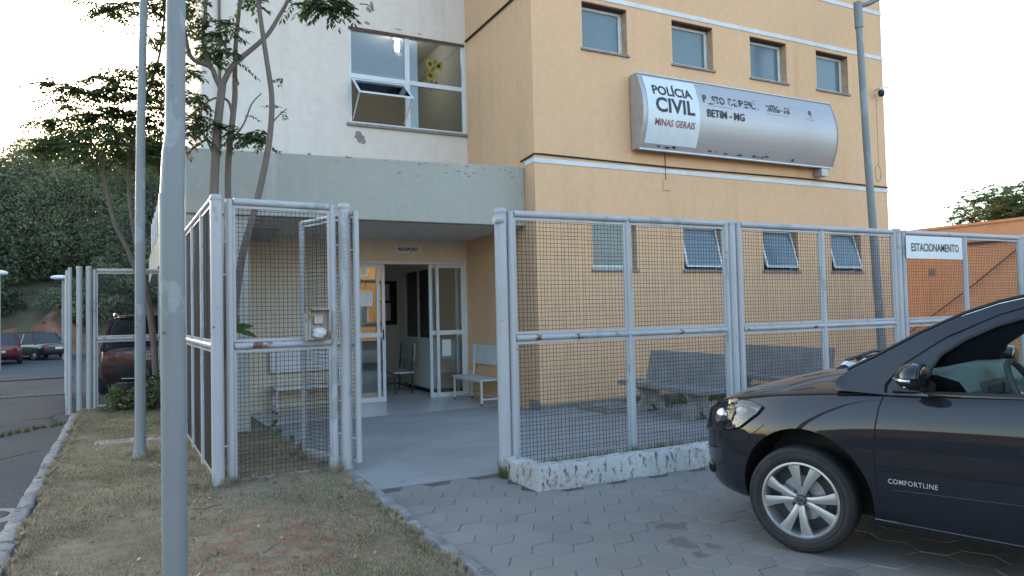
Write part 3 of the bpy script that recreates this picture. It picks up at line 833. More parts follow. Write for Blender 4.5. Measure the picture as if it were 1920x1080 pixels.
# grey porch: canopy, left wall block
YC = 9.90; XC = .40
cz0, cz1 = 2.86, 3.80
m = MB()
m.box(XC, XB - .004, YC, 12.14, cz0, cz1 - .06)
m.v[-4] = (XC, YC, 3.70); m.v[-1] = (XC, 12.14, 3.70)
m.v[-3] = (XB - .004, YC, 3.80); m.v[-2] = (XB - .004, 12.14, 3.80)
cano = m.build('canopy', 'grey_stucco', st, bevel=.012)
MB().box(XC + .1, XB - .02, YC + .14, 12.29, cz0 - .012, cz0 - .001).build('canopy_soffit', 'ceiling_plaster', cano)
m = MB()
for k in range(26):
    x = 3.0 + rng.random() * 2.2 if k < 18 else .6 + rng.random() * 2; z = 3.74 - rng.random() * .25 * rng.random() + (x - .4) * .0
    blob_v = []
    for q in range(7):
        a = q / 7 * 6.283; blob_v.append((x + rng.uniform(.01, .05) * math.cos(a), YC - .003, z + rng.uniform(.004, .02) * math.sin(a)))
    m.add(blob_v, [tuple(range(7))])
tag(m.build('flaking_spots', 'stone_sill', cano), kind='stuff')
MB().box(XC, 1.165, YC + .05, 12.29, -.1, cz0 - .001).build('grey_wall', 'grey_stucco', st)
# left flank of the building, running back along the car park
m = MB()
fl = [(XC, YC + .1), (.36, 12.3), (.28, 16), (.10, 22), (-.05, 27)]
for i in range(len(fl) - 1):
    (xa, ya), (xb, yb) = fl[i], fl[i + 1]
    m.quad((xa, ya, 2.95), (xb, yb, 2.75), (xb, yb, 3.55), (xa, ya, 3.68)); m.quad((xa, ya, 2.95), (xb, yb, 2.75), (xb + 1.4, yb, 2.75), (xa + 1.4, ya, 2.95)); m.quad((xa, ya, 3.68), (xb, yb, 3.55), (xb + 1.4, yb, 3.55), (xa + 1.4, ya, 3.68))
m.build('side_canopy', 'grey_stucco', st)
m = MB()
for i in range(1, len(fl) - 1):
    (xa, ya), (xb, yb) = fl[i], fl[i + 1]
    m.quad((xa + 1.2, ya, -.1), (xb + 1.2, yb, -.1), (xb + 1.2, yb, 2.95), (xa + 1.2, ya, 2.95))
m.quad((1.25, 27, -.1), (5.3, 27, -.1), (5.3, 27, 3.0), (1.25, 27, 3.0)); m.quad((1.3, 22, 3.55), (5.3, 22, 3.55), (5.3, 27, 3.55), (1.3, 27, 3.55))
m.build('side_wall', 'grey_stucco', st)
for i in range(7):
    y = 16.5 + i * 1.3; x = .27 - (y - 16) * .029
    MB().box(x - .01, x + .02, y, y + 1.05, 3.58, 4.45).build('guard_panel', 'aluminium_white', st)

# porch back wall with the glass entrance
YD = 12.30
m = MB()
DX0, DX1, DZ = 3.16, 5.306, 2.47
wall_y(m, YD, 1.165, XB, -.1, cz0 + .02, [(DX0, DX1, -.05, DZ)], .14)
m.build('porch_wall', 'porch_stucco', st)
MB().box(1.17, XB - .001, 10.72, 12.5, -.09, -.045).build('porch_floor', 'porch_tile', st)
# entrance: fixed side lights and sliding leaves
ent = MB()
ent.box(DX0, DX0 + .05, YD + .02, YD + .10, -.05, DZ); ent.box(DX1 - .05, DX1, YD + .02, YD + .10, -.05, DZ); ent.box(DX0 + .05, DX1 - .05, YD + .02, YD + .10, DZ - .06, DZ)
en = ent.build('entrance', 'aluminium_white', st); tag(en, 'white aluminium entrance with sliding glass leaves pushed open')
def leaf(x0, x1, y, nm, z1=DZ - .065):
    f = MB(); s_ = .055
    f.box(x0, x0 + s_, y, y + .035, -.04, z1); f.box(x1 - s_, x1, y, y + .035, -.04, z1)
    for za, zb in ((-.04, .05), (1.11, 1.19), (z1 - s_, z1)): f.box(x0 + s_, x1 - s_, y + .001, y + .034, za, zb)
    f.build(nm, 'aluminium_white', en)
    p = MB(); p.box(x0 + s_, x1 - s_, y + .014, y + .020, .05, 1.11); p.box(x0 + s_, x1 - s_, y + .014, y + .020, 1.19, z1 - s_)
    p.build('pane', 'door_glass', en)
leaf(DX0 + .05, 3.63, YD + .03, 'fixed_light'); leaf(3.26, 3.74, YD + .075, 'sliding_leaf')
leaf(4.70, DX1 - .05, YD + .03, 'fixed_light'); leaf(4.58, 5.16, YD + .075, 'sliding_leaf')
MB().tube([(3.70, YD + .06, 1.06), (3.70, YD + .06, 1.24)], .012, 6).build('pull_handle', 'plastic_black', en)
# reception room
m = MB()
x0, x1, y0, y1, z0, z1 = 1.9, 9.2, YD + .14, 17.4, -.05, 2.82
wall_y(m, y1, x0, x1, z0, z1, [(7.9, 9.15, .9, 2.6)], .06); m.quad((x0, y0, z0), (x0, y1, z0), (x0, y1, z1), (x0, y0, z1)); m.quad((x1, y0, z0), (x1, y1, z0), (x1, y1, z1), (x1, y0, z1))
m.quad((x0, y0, z1), (x1, y0, z1), (x1, y1, z1), (x0, y1, z1)); m.quad((XB, y0, z0), (x1, y0, z0), (x1, y0, z1), (XB, y0, z1)); m.quad((x0, y0, z0), (3.1, y0, z0), (3.1, y0, z1), (x0, y0, z1))
m.build('reception_room', 'interior_plaster', st)
MB().box(1.9, 9.2, 12.5, 17.4, -.1, -.052).build('reception_floor', 'inner_tile', st)
added_win = MB(); added_win.box(7.9, 7.95, 17.42, 17.46, .9, 2.6); added_win.box(9.1, 9.15, 17.42, 17.46, .9, 2.6); added_win.box(7.95, 9.1, 17.42, 17.46, .9, .95); added_win.box(7.95, 9.1, 17.42, 17.46, 2.55, 2.6)
added_win = added_win.build('rear_window', 'aluminium_white', st)  # unseen window, added so that daylight fills the reception
MB().box(7.95, 9.1, 17.438, 17.444, .95, 2.55).build('pane', 'window_glass_clear', added_win)
# things inside
t = thing('reception_counter', 'pale reception counter with glass screen inside the entrance', 'counter', (5.6, 14, -.05))
MB().box(4.86, 8.6, 13.1, 14.9, .04, .98).build('counter_front', 'counter_white', t); MB().box(4.90, 8.6, 13.14, 14.86, -.05, .04).build('plinth', 'black_paint', t)
MB().box(4.83, 8.63, 13.07, 14.93, .98, 1.02).build('counter_top', 'counter_white', t)
MB().box(4.95, 4.956, 13.2, 14.8, 1.03, 2.4).build('screen', 'window_glass_clear', t)
for y in (13.2, 14.0, 14.8): MB().box(4.93, 4.97, y, y + .035, 1.02, 2.42).build('screen_post', 'aluminium_white', t)
t = thing('notice_board', 'dark notice board with white sheets on the reception back wall', 'notice board', (5.0, 17.36, 1.8))
MB().box(4.75, 5.55, 17.34, 17.37, 1.25, 2.35).build('board', 'bench_dark', t)
for q in ((4.95, 5.35, 1.86, 2.28), (5.02, 5.38, 1.36, 1.80)): MB().box(q[0], q[1], 17.33, 17.338, q[2], q[3]).build('sheet', 'paper_white', t)
# notices
tag(MB().box(3.27, 3.50, YD + .022, YD + .026, 1.66, 1.93).build('paper_notice', 'paper_white'), 'white paper notice taped to the left glass of the entrance', 'notice')
tag(MB().box(4.80, 4.97, YD + .022, YD + .026, .72, 1.02).build('paper_notice', 'paper_white'), 'pale paper notice low on the right glass of the entrance', 'notice')
t = thing('reception_sign', 'small white plate lettered RECEPÇÃO above the entrance', 'sign', (4.16, YD, 2.68))
MB().box(3.90, 4.42, YD - .012, YD - .001, 2.61, 2.76).build('plate', 'paper_white', t)
v, f = text_mb('RECEPÇÃO', .075, .003); wd = text_width(v)
MB().add([(4.16 - wd / 2 + x, YD - .014, 2.655 + z) for x, z in v], f).build('lettering', 'black_paint', t)

# lit bulb seen through the big window, and sunflowers on the inner wall
t = thing('ceiling_lamp', 'lit bulb on a ceiling holder behind the upper left window light', 'lamp', (4.05, 13.2, 6.9))
px = (4.38, 13.4)
MB().lathe([(0, 0), (.09, 0), (.09, -.02), (.05, -.05), (.035, -.05)], (px[0], px[1], 6.995), (0, 0, 1), 20).build('holder', 'aluminium_white', t, smooth=40)
MB().lathe([(.0, -.28), (.04, -.265), (.052, -.22), (.052, -.12), (.035, -.08), (.03, -.05)], (px[0], px[1], 6.995), (0, 0, 1), 16).build('bulb', 'bulb', t, smooth=60)
pl = bpy.data.lights.new('bulb_light', 'POINT'); pl.energy = 5; pl.shadow_soft_size = .06; pl.color = (1, .97, .92)
po = bpy.data.objects.new('bulb_light', pl); COL.objects.link(po); po.parent = t; po.location = (.33, .1, -.25)
t = thing('sunflower_bunch', 'three yellow artificial sunflowers behind the upper right window light', 'flowers', (4.9, 12.75, 5.8))
for (x, z) in ((4.77, 6.27), (4.95, 6.25), (4.78, 6.04)):
    m = MB()
    for k in range(11):
        a = k / 11 * 6.283
        ca, sa = math.cos(a), math.sin(a)
        m.add([(x + .025 * ca, 12.62, z + .025 * sa), (x + .07 * ca - .022 * sa, 12.605, z + .07 * sa + .022 * ca), (x + .115 * ca, 12.61, z + .115 * sa), (x + .07 * ca + .022 * sa, 12.605, z + .07 * sa - .022 * ca)], [(0, 1, 2, 3)])
    fo = m.build('petals', 'petal_yellow', t)
    MB().lathe([(0, -.02), (.03, -.014), (.038, 0)], (x, 12.61, z), (0, 1, 0), 12).build('flower_centre', 'petal_centre', fo)
m = MB(); m.tube([(4.8, 12.66, 5.75), (4.82, 12.66, 6.1), (4.9, 12.66, 6.38)], .012, 5)
for k in range(7):
    a = k * .9; x, z = 4.8 + .05 * math.sin(k), 5.85 + k * .06
    m.quad((x, 12.66, z), (x + .09 * math.cos(a), 12.64, z + .04), (x + .16 * math.cos(a), 12.63, z + .02), (x + .08 * math.cos(a), 12.65, z - .03))
m.build('stems', 'leaf_tree', t)

# security camera on the corner
t = thing('security_camera', 'small dome camera on a bracket at the right edge of the yellow facade', 'camera', (13.44, YF, 5.85))
m = MB(); m.tube([(13.44, YF, 5.95), (13.44, YF - .12, 5.95), (13.44, YF - .14, 5.90)], .018, 8); m.tube([(13.44, YF - .12, 5.95), (13.72, YF - .12, 6.0)], .012, 6); m.build('bracket', 'aluminium_white', t)
MB().lathe([(.0, -.14), (.05, -.12), (.065, -.06), (.055, 0), (0, .01)], (13.44, YF - .14, 5.9), (0, 0, 1), 16).build('dome', 'plastic_black', t, smooth=60)

# ------------------------------------------------------------------ illuminated sign box
SX0, SX1, SZ0, SZ1 = 7.15, 11.80, 4.16, 5.40
sg = thing('police_sign', 'long curved metal sign box lettered POLÍCIA CIVIL on the yellow facade', 'sign', (SX0, YF, SZ0))
def sign_y(z):
    t_ = (z - SZ0) / (SZ1 - SZ0)
    return YF - .16 - .20 * math.sin(math.pi * min(1, max(0, .06 + t_ * .88)))
NZ = 28
m = MB()
m.grid(lambda u, w_: (SX0 + .02 + u * (SX1 - SX0 - .04), sign_y(SZ0 + w_ * (SZ1 - SZ0)), SZ0 + w_ * (SZ1 - SZ0)), 30, NZ)
m.build('front_sheet', 'sign_metal', sg, smooth=180)
m = MB()
m.quad((SX0 + .02, YF - .04, SZ1), (SX1 - .02, YF - .04, SZ1), (SX1 - .02, sign_y(SZ1), SZ1), (SX0 + .02, sign_y(SZ1), SZ1))
m.quad((SX0 + .02, YF - .04, SZ0), (SX1 - .02, YF - .04, SZ0), (SX1 - .02, sign_y(SZ0), SZ0), (SX0 + .02, sign_y(SZ0), SZ0))
m.quad((SX0 + .02, YF - .04, SZ0), (SX1 - .02, YF - .04, SZ0), (SX1 - .02, YF - .04, SZ1), (SX0 + .02, YF - .04, SZ1))
m.build('casing', 'sign_edge', sg)
for x0 in (SX0, SX1 - .02):
    poly = [(YF - .035, SZ0 - .01)] + [(sign_y(SZ0 + k / 20 * (SZ1 - SZ0)) - .012, SZ0 + k / 20 * (SZ1 - SZ0)) for k in range(21)] + [(YF - .035, SZ1 + .01)]
    MB().prism(poly, lambda u, w_, s_: (x0 + .02 * s_, u, w_)).build('end_cap', 'sign_edge', sg)
MB().box(SX0 + .02, SX1 - .02, sign_y(SZ0) - .02, sign_y(SZ0) + .03, SZ0 - .022, SZ0 - .001).build('bottom_trim', 'aluminium_white', sg)
MB().box(SX0 + .02, SX1 - .02, sign_y(SZ1) - .016, sign_y(SZ1) + .03, SZ1 + .001, SZ1 + .016).build('top_trim', 'aluminium_white', sg)
MB().box(11.5, 11.68, YF - .2, YF - .02, SZ0 - .17, SZ0 - .024).build('power_box', 'sign_edge', sg)
# dark rust flecks along the lower edge
m = MB()
for k in range(17):
    x = SX0 + .1 + rng.random() ** 1.3 * 3.6; z = SZ0 + .03 + rng.random() * .03; l_ = rng.uniform(.02, .14)
    m.quad((x, sign_y(z) - .006, z), (x + l_, sign_y(z) - .006, z - .005), (x + l_ * .8, sign_y(z + .02) - .006, z + .02), (x + l_ * .2, sign_y(z + .02) - .006, z + .018))
tag(m.build('rust_flecks', 'dark_cable', sg), kind='stuff')
px0, px1 = SX0 + .10, SX0 + 1.20
pz0, pz1 = SZ0 + .08, SZ1 - .04
MB().grid(lambda u, w_: (px0 + u * (px1 - px0), sign_y(pz0 + w_ * (pz1 - pz0)) - .006, pz0 + w_ * (pz1 - pz0)), 8, 24).build('white_panel', 'sign_white', sg, smooth=180)
def sign_text(txt, x, z, w_, h, mat, bold=.0, name='lettering', shear=0, off=.010):
    v, f = text_mb(txt, 1.0, bold, shear)
    xa = min(p[0] for p in v); xb = max(p[0] for p in v); cap = .69
    vv = [(x + (p[0] - xa) / (xb - xa) * w_, z + p[1] / cap * h) for p in v]
    bm = bmesh.new()
    vs = [bm.verts.new((a, 0, b_)) for a, b_ in vv]
    for g in f:
        try: bm.faces.new([vs[i] for i in g])
        except ValueError: pass
    for k in range(1, 10):
        bmesh.ops.bisect_plane(bm, geom=bm.verts[:] + bm.edges[:] + bm.faces[:], plane_co=(0, 0, z + h * (k / 8.0 - .1)), plane_no=(0, 0, 1))
    bm.verts.index_update()
    v3 = [(p.co.x, sign_y(p.co.z) - off, p.co.z) for p in bm.verts]; f3 = [tuple(q.index for q in g.verts) for g in bm.faces]
    bm.free()
    return MB().add(v3, f3).build(name, mat, sg)
sign_text('POLÍCIA', px0 + .14, 5.05, .84, .155, 'charcoal_print', .030)
sign_text('CIVIL', px0 + .165, 4.76, .83, .235, 'charcoal_print', .028)
sign_text('MINAS GERAIS', px0 + .15, 4.53, .85, .105, 'red_print', .022, shear=.05)
sign_text('BETIM - MG', 8.52, 4.78, .86, .13, 'charcoal_print', .02)
for (tx, x, w_) in (('P', 8.47, .08), ('_', 8.57, .10), ('STO', 8.68, .28), ('DE', 9.04, .21), ('PERÍ', 9.30, .40), ('.', 9.73, .03), ('INTEG', 9.98, .30), ('-', 10.30, .07), ('AI', 10.40, .14), ('8', 11.06, .07)):
    z = 5.035
    sign_text(tx, x, z, w_, .135 if tx not in '_.-' else .135, 'peeled_print', .016, name='peeling_lettering')
m = MB()
for (xa, xb, z) in ((8.6, 9.1, 4.985), (9.95, 10.5, 4.985), (10.95, 11.2, 4.985)): m.box(xa, xb, sign_y(z) - .007, sign_y(z) - .001, z, z + .006)
m.build('ghost_line', 'sign_edge', sg)
# ================================================================== FENCES AND FURNITURE
def wires(m, A, B, z0, z1, cell=.040, r=.0026):
    A, B = Vector((*A, 0)), Vector((*B, 0)); L = (B - A).length; d = (B - A) / L
    nrm = Vector((-d.y, d.x, 0))
    n = max(2, int(round(L / cell)))
    for k in range(1, n):
        p = A + d * (L * k / n + rng.uniform(-.004, .004)); bow = rng.uniform(-.004, .004)
        m.tube([p + Vector((0, 0, z0)), p + d * bow + nrm * .002 + Vector((0, 0, (z0 + z1) / 2)), p + Vector((0, 0, z1))], r, 3, False)
    n = max(2, int(round((z1 - z0) / cell)))
    for k in range(1, n):
        z = z0 + (z1 - z0) * k / n + rng.uniform(-.004, .004); sag = rng.uniform(-.006, .004)
        m.tube([A + Vector((0, 0, z)) - nrm * .003, (A + B) / 2 + Vector((0, 0, z + sag)) - nrm * .003, B + Vector((0, 0, z)) - nrm * .003], r, 3, False)
def panel(root, A, B, z0, z1, zm, mids=(), r=.033, paint='fence_paint', wire='wire', top_ext=0, foot=None):
    """framed mesh panel from A to B, centre stiles at fractions mids"""
    A, B = Vector(A), Vector(B); d = B - A
    P = lambda t, z: (A.x + d.x * t, A.y + d.y * t, z)
    L = d.length; e = r / L
    zf = z0 if foot is None else foot
    for t in (0, 1):
        MB().tube([P(t, zf), P(t, z1 + r * .6)], r, 12).build('stile', paint, root, smooth=40)
    MB().tube([P(e, z1), P(1 - e, z1)], r, 12).build('top_rail', paint, root, smooth=40)
    MB().tube([P(e, zm), P(1 - e, zm)], r * .95, 12).build('middle_rail', 'rail_worn', root, smooth=40)
    cs = [0] + list(mids) + [1]
    for t in mids:
        MB().tube([P(t, zf), P(t, z1 - r * .8)], r * .85, 12).build('centre_stile', paint, root, smooth=40)
    bw = .022
    for i in range(len(cs) - 1):
        for za, zb in ((z0, zm - r - .004), (zm + r + .004, z1 - r - .004)):
            ta = cs[i] + (r + .006) / L; tb = cs[i + 1] - (r + .006) / L
            fr = MB()
            fr.bar(P(ta, za), P(ta, zb), bw, bw, (d.x, d.y, 0)); fr.bar(P(tb, za), P(tb, zb), bw, bw, (d.x, d.y, 0))
            fr.bar(P(ta + .012 / L, zb - bw / 2), P(tb - .012 / L, zb - bw / 2), bw, bw); fr.bar(P(ta + .012 / L, za + bw / 2), P(tb - .012 / L, za + bw / 2), bw, bw)
            fo = fr.build('mesh_frame', 'fence_paint_worn' if za == z0 else paint, root)
            wm = MB(); wires(wm, P(ta, 0)[:2], P(tb, 0)[:2], za, zb)
            tag(wm.build('wire_mesh', wire, fo), kind='stuff')
def post(root, x, y, z1, r=.055, mat='fence_paint', z0=-.05):
    m = MB(); m.tube([(x, y, z0), (x, y, z1)], r, 16)
    o = m.build('post', mat, root, smooth=40)
    MB().lathe([(0, .022), (r * .9, .018), (r * 1.06, .0), (r * 1.06, -.035), (r * .99, -.04)], (x, y, z1), (0, 0, 1), 16).build('post_cap', mat, o, smooth=40)
    return o
def lug(root, p, q): MB().tube([p, q], .009, 6).build('hinge_lug', 'fence_paint', root)
FY = 5.95
rf = thing('mesh_fence', 'long silver pipe fence of wire mesh panels in front of the yellow facade', 'fence', (2.93, FY, 0))
PX = [2.93, 5.80, 8.69, 11.56, 14.4]
for i, x in enumerate(PX): post(rf, x, FY + .02, 2.46, .058 if i == 0 else .056)
for i in range(4):
    a, b_ = PX[i] + .095, PX[i + 1] - .095
    if i == 1: b_ -= .0
    panel(rf, (a, FY), (b_, FY), .025, 2.43, 1.255, (.5,))
    for z in (2.2, .55):
        lug(rf, (PX[i] + .05, FY + .01, z), (a - .02, FY, z)); lug(rf, (PX[i + 1] - .05, FY + .01, z), (b_ + .02, FY, z))
MB().tube([(2.84, FY - .03, 2.36), (2.93, FY - .02, 2.36)], .035, 10).build('latch_block', 'fence_paint', rf)

gf = thing('gate_side_panel', 'narrow mesh panel and posts left of the open gate, with a rusty box', 'fence', (.53, 6.88, 0))
post(gf, .53, 6.88, 2.60, .052); post(gf, 1.72, 7.03, 2.60, .057)
panel(gf, (.645, 6.95), (1.60, 7.03), .012, 2.575, 1.245, (), .034, foot=-.03)
for z in (2.2, 1.9, .35):
    lug(gf, (.57, 6.9, z), (.63, 6.94, z)); lug(gf, (1.61, 7.03, z), (1.68, 7.03, z))
sf = thing('side_fence', 'receding mesh fence along the lawn, left of the open gate', 'fence', (.53, 6.9, 0))
panel(sf, (.515, 7.0), (.40, 9.84), .06, 2.60, 1.25, (.33, .68), .032, wire='wire_brown', foot=-.03)
gl = thing('open_gate', 'mesh gate leaf swung open inwards behind the narrow fence panel', 'gate', (1.80, 6.92, 0))
panel(gl, (1.81, 6.92), (1.47, 7.92), .07, 2.52, 1.22, (), .027, wire='wire_brown')
for z in (2.15, .3): lug(gl, (1.76, 6.99, z), (1.80, 6.93, z))
ff = thing('far_fence', 'distant silver mesh fence at the end of the lawn before the red car', 'fence', (-1.06, 14, 0))
for x in (-1.075, -.935): post(ff, x, 14.0, 2.42, .045)
post(ff, -1.21, 14.02, 2.40, .028)
panel(ff, (-.85, 14.0), (.16, 14.0), .06, 2.37, 1.2, (), .03, foot=-.05)
panel(ff, (-1.26, 14.15), (-1.67, 18.4), .06, 2.36, 1.2, (.33, .66), .028, foot=-.06)

# intercom box on the gate panel
ib = thing('intercom_box', 'open rusty metal box with a cream button plate on the gate panel', 'box', (1.43, 6.9, 1.28))
x0, x1, y0, y1, z0, z1 = 1.335, 1.535, 6.855, 6.965, 1.285, 1.575
m = MB(); t_ = .012
m.box(x0, x0 + t_, y0, y1, z0, z1); m.box(x1 - t_, x1, y0, y1, z0, z1); m.box(x0 + t_, x1 - t_, y0, y1, z1 - t_, z1); m.box(x0 + t_, x1 - t_, y0, y1, z0, z0 + t_); m.box(x0 + t_, x1 - t_, y1 - t_, y1, z0 + t_, z1 - t_)
m.build('housing', 'rusty_box', ib, bevel=.002)
MB().box(x0 + .055, x1 - .055, y1 - .05, y1 - .013, 1.43, 1.51).build('button_plate', 'sign_edge', ib, bevel=.004)
m = MB(); m.sphere((1.44, 6.92, 1.345), .07, .028, .045, 10, 7)
for i, p in enumerate(m.v): m.v[i] = (p[0] + rng.uniform(-.012, .012), p[1] + rng.uniform(-.008, .008), p[2] + rng.uniform(-.012, .012))
tag(m.build('crumpled_paper', 'paper_white'), 'crumpled white paper stuffed in the rusty box on the gate panel', 'paper')
MB().box(x0 - .03, x0 - .002, 6.90, 6.93, z0 - .01, z1 - .04).build('back_plate', 'rusty_box', ib)

# car park sign on the fence
es = thing('parking_sign', 'white rectangular plate lettered ESTACIONAMENTO on the right fence', 'sign', (8.8, 5.9, 2.1))
MB().box(8.775, 9.985, 5.895, 5.903, 2.085, 2.385).build('plate', 'sign_white', es, bevel=.002)
v, f = text_mb('ESTACIONAMENTO', .14, .0025); wd = text_width(v)
MB().add([(8.87 + x * 1.02 / wd, 5.892, 2.185 + z * 1.05) for x, z in v], f).build('lettering', 'bench_dark', es)

# white benches
def white_bench(label, loc, rz, back='bench_white', leg='bench_white', group='white metal benches', nm='white_bench'):
    t = thing(nm, label, 'bench', loc, rz, group)
    L, D = 1.25, .40
    MB().box(0, L, 0, D, .405, .43).build('seat', back, t, bevel=.006, local=True)
    for x in (.04, L - .04):
        for y in (.03, D - .03):
            m = MB(); m.box(x - .014, x + .014, y - .014, y + .014, .012, .404); l_ = m.build('leg', leg, t, local=True)
            MB().box(x - .016, x + .016, y - .016, y + .016, 0, .03).build('foot_cap', 'bench_dark', l_, local=True)
    m = MB()
    for x in (.04, L - .04): m.box(x - .012, x + .012, .045, D - .045, .09, .115)
    m.box(.054, L - .054, D - .04, D - .02, .085, .11); m.box(.03, L - .03, .018, .042, .378, .404); m.build('stretcher', leg, t, local=True)
    m = MB()
    for x in (.12, L - .12): m.bar((x, D - .03, .40), (x, D + .02, .97), .026, .026, (0, 1, 0))
    m.build('back_post', leg, t, local=True)
    m = MB(); m.add([(0, D - .005, .64), (L, D - .005, .64), (L, D + .022, .98), (0, D + .022, .98), (0, D + .012, .638), (L, D + .012, .638), (L, D + .039, .978), (0, D + .039, .978)],
                    [(0, 1, 2, 3), (4, 7, 6, 5), (0, 4, 5, 1), (1, 5, 6, 2), (2, 6, 7, 3), (3, 7, 4, 0)])
    m.build('backrest', back, t, local=True)
    return t
white_bench('white metal bench along the orange porch wall, right of the entrance', (4.86, 12.02, -.045), -math.pi / 2)
white_bench('white metal bench against the porch back wall, seen through the gate panel', (1.74, 11.82, -.045), 0)
t = white_bench('dark framed bench with white backrest inside the reception room', (4.30, 14.6, -.05), R(-95), 'bench_white', 'bench_dark', 'reception benches', 'reception_bench')

# concrete benches
def conc_bench(label, x, y0, y1):
    t = thing('concrete_bench', label, 'bench', (x, (y0 + y1) / 2, 0), 0, 'concrete benches by the yellow wall')
    MB().box(x - .23, x + .20, y0, y1, .36, .43).build('seat', 'bench_concrete', t, bevel=.012)
    m = MB(); m.add([(x + .20, y0, .40), (x + .27, y0, .40), (x + .38, y0, .86), (x + .31, y0, .87)] + [(x + .20, y1 - .14, .40), (x + .27, y1 - .14, .40), (x + .38, y1 - .14, .86), (x + .31, y1 - .14, .87)],
                    [(0, 1, 2, 3), (7, 6, 5, 4), (0, 4, 5, 1), (1, 5, 6, 2), (2, 6, 7, 3), (3, 7, 4, 0)])
    m.build('backrest', 'bench_concrete', t, bevel=.01)
    poly = [(-.26, 0), (-.10, 0), (-.055, .07), (0, .11), (.055, .07), (.10, 0), (.26, 0), (.24, .08), (.15, .17), (.13, .24), (.17, .30), (.24, .359), (-.22, .359), (-.17, .30), (-.13, .24), (-.15, .17), (-.24, .08)]
    for y in (y0 + .32, y1 - .5):
        MB().prism(poly, lambda u, w_, s_: (x + u, y - .05 + .10 * s_, w_)).build('leg', 'bench_leg_concrete', t, bevel=.008)
    for y in (y0 + .32, y1 - .5): MB().bar((x + .22, y, .33), (x + .37, y, .80), .07, .05, (0, 1, 0)).build('back_support', 'bench_leg_concrete', t)
conc_bench('concrete bench with slab backrest, nearest the entrance behind the fence', 6.58, 7.15, 9.0)
conc_bench('concrete bench with slab backrest, behind the bonnet of the dark car', 8.62, 7.2, 9.2)

# ------------------------------------------------------------------ poles
bp = thing('light_pole', 'thick weathered grey steel pole in the left foreground lawn', 'pole', (.10, 3.88, 0))
m = MB(); m.tube([(.10, 3.88, -.05), (.098, 3.88, 1.2), (.094, 3.88, 2.12)], .0575, 20); m.build('lower_tube', 'pole_galv', bp, smooth=40)
m = MB(); m.tube([(.0965, 3.88, 2.10), (.104, 3.88, 2.32), (.112, 3.88, 2.42), (.13, 3.88, 4.0), (.15, 3.88, 6.5)], [.056, .053, .047, .041, .036], 20); m.build('upper_tube', 'pole_galv', bp, smooth=40)
MB().lathe([(.14, 0), (.14, .02), (.06, .025)], (.10, 3.88, .0), (0, 0, 1), 20).build('base_plate', 'pole_galv', bp)
m = MB(); m.tube([(.15, 3.88, 6.48), (.15, 3.7, 6.7), (.15, 3.0, 6.85)], .025, 10); m.build('arm', 'pole_galv', bp)
tp = thing('flag_pole', 'thin tapered grey pole standing on the lawn left of the thick pole', 'pole', (-.11, 8.78, 0))
m = MB(); m.tube([(-.11, 8.78, 0), (-.11, 8.78, .06), (-.108, 8.78, .16), (-.10, 8.78, 2.6), (-.09, 8.78, 3.6), (-.03, 8.78, 6.0), (.0, 8.78, 9.0)], [.10, .072, .055, .051, .046, .036, .03], 16); m.build('shaft', 'pole_galv', tp, smooth=50)
MB().lathe([(0, .03), (.13, .02), (.15, 0)], (-.11, 8.78, 0), (0, 0, 1), 16).build('footing', 'concrete_slab', tp)
lp = thing('street_lamp', 'tall grey lamp post in front of the right end of the yellow facade', 'lamp post', (11.9, 8.5, 0))
m = MB(); m.tube([(11.88, 8.5, -.05), (11.75, 8.5, 2.5), (11.64, 8.5, 4.5), (11.56, 8.5, 6.6)], [.078, .072, .064, .058], 16); m.build('shaft', 'pole_galv', lp, smooth=40)
MB().tube([(11.565, 8.5, 6.55), (11.55, 8.5, 7.02)], .075, 14).build('sleeve', 'pole_galv', lp, smooth=40)
m = MB(); m.tube([(11.55, 8.5, 6.95), (11.72, 8.42, 6.99), (11.95, 8.3, 7.12), (12.6, 8.0, 7.5)], .045, 12); m.build('arm', 'pole_galv', lp, smooth=40)
MB().box(12.5, 13.1, 7.7, 8.0, 7.44, 7.56).build('lamp_head', 'aluminium_white', lp, bevel=.03)
def far_lamp(label, x, y, z0, z1):
    t = thing('car_park_lamp', label, 'lamp post', (x, y, z0), 0, 'lamp posts in the far car park')
    MB().tube([(x, y, z0), (x, y, z1)], [.07, .05], 10).build('shaft', 'pole_galv', t, smooth=40)
    m = MB(); m.sphere((x - .12, y - .1, z1 + .05), .45, .3, .13, 14, 8); m.build('lamp_head', 'sign_white', t, smooth=180)
far_lamp('lamp post with white hood rising beyond the far fence posts', -4.22, 45, -.48, 3.85)
far_lamp('lamp post with white hood at the left edge of the photo', -5.62, 36, -.45, 3.55)

# ------------------------------------------------------------------ neighbouring wall and opposite houses
nw = thing('neighbour_wall', 'terracotta rendered boundary wall behind the right end of the fence', 'wall', (17, 9, 0))
m = MB(); m.box(17, 17.25, 1.5, 24, -.1, 3.27); m.build('wall', 'terracotta_stucco', nw)
MB().box(16.97, 17.28, 1.5, 24, 3.271, 3.33).build('coping', 'terracotta_stucco', nw)
MB().box(16.95, 16.999, 8.6, 10.05, 2.83, 2.88).build('ledge', 'dark_cable', nw)
MB().box(16.985, 16.999, 10.72, 10.86, 2.16, 2.32).build('vent', 'stone_sill', nw)
m = MB(); m.tube([(16.98, 8.7, 2.75), (16.975, 10.0, 1.75), (16.98, 11.8, .5)], .012, 5); m.build('cable', 'dark_cable', nw)

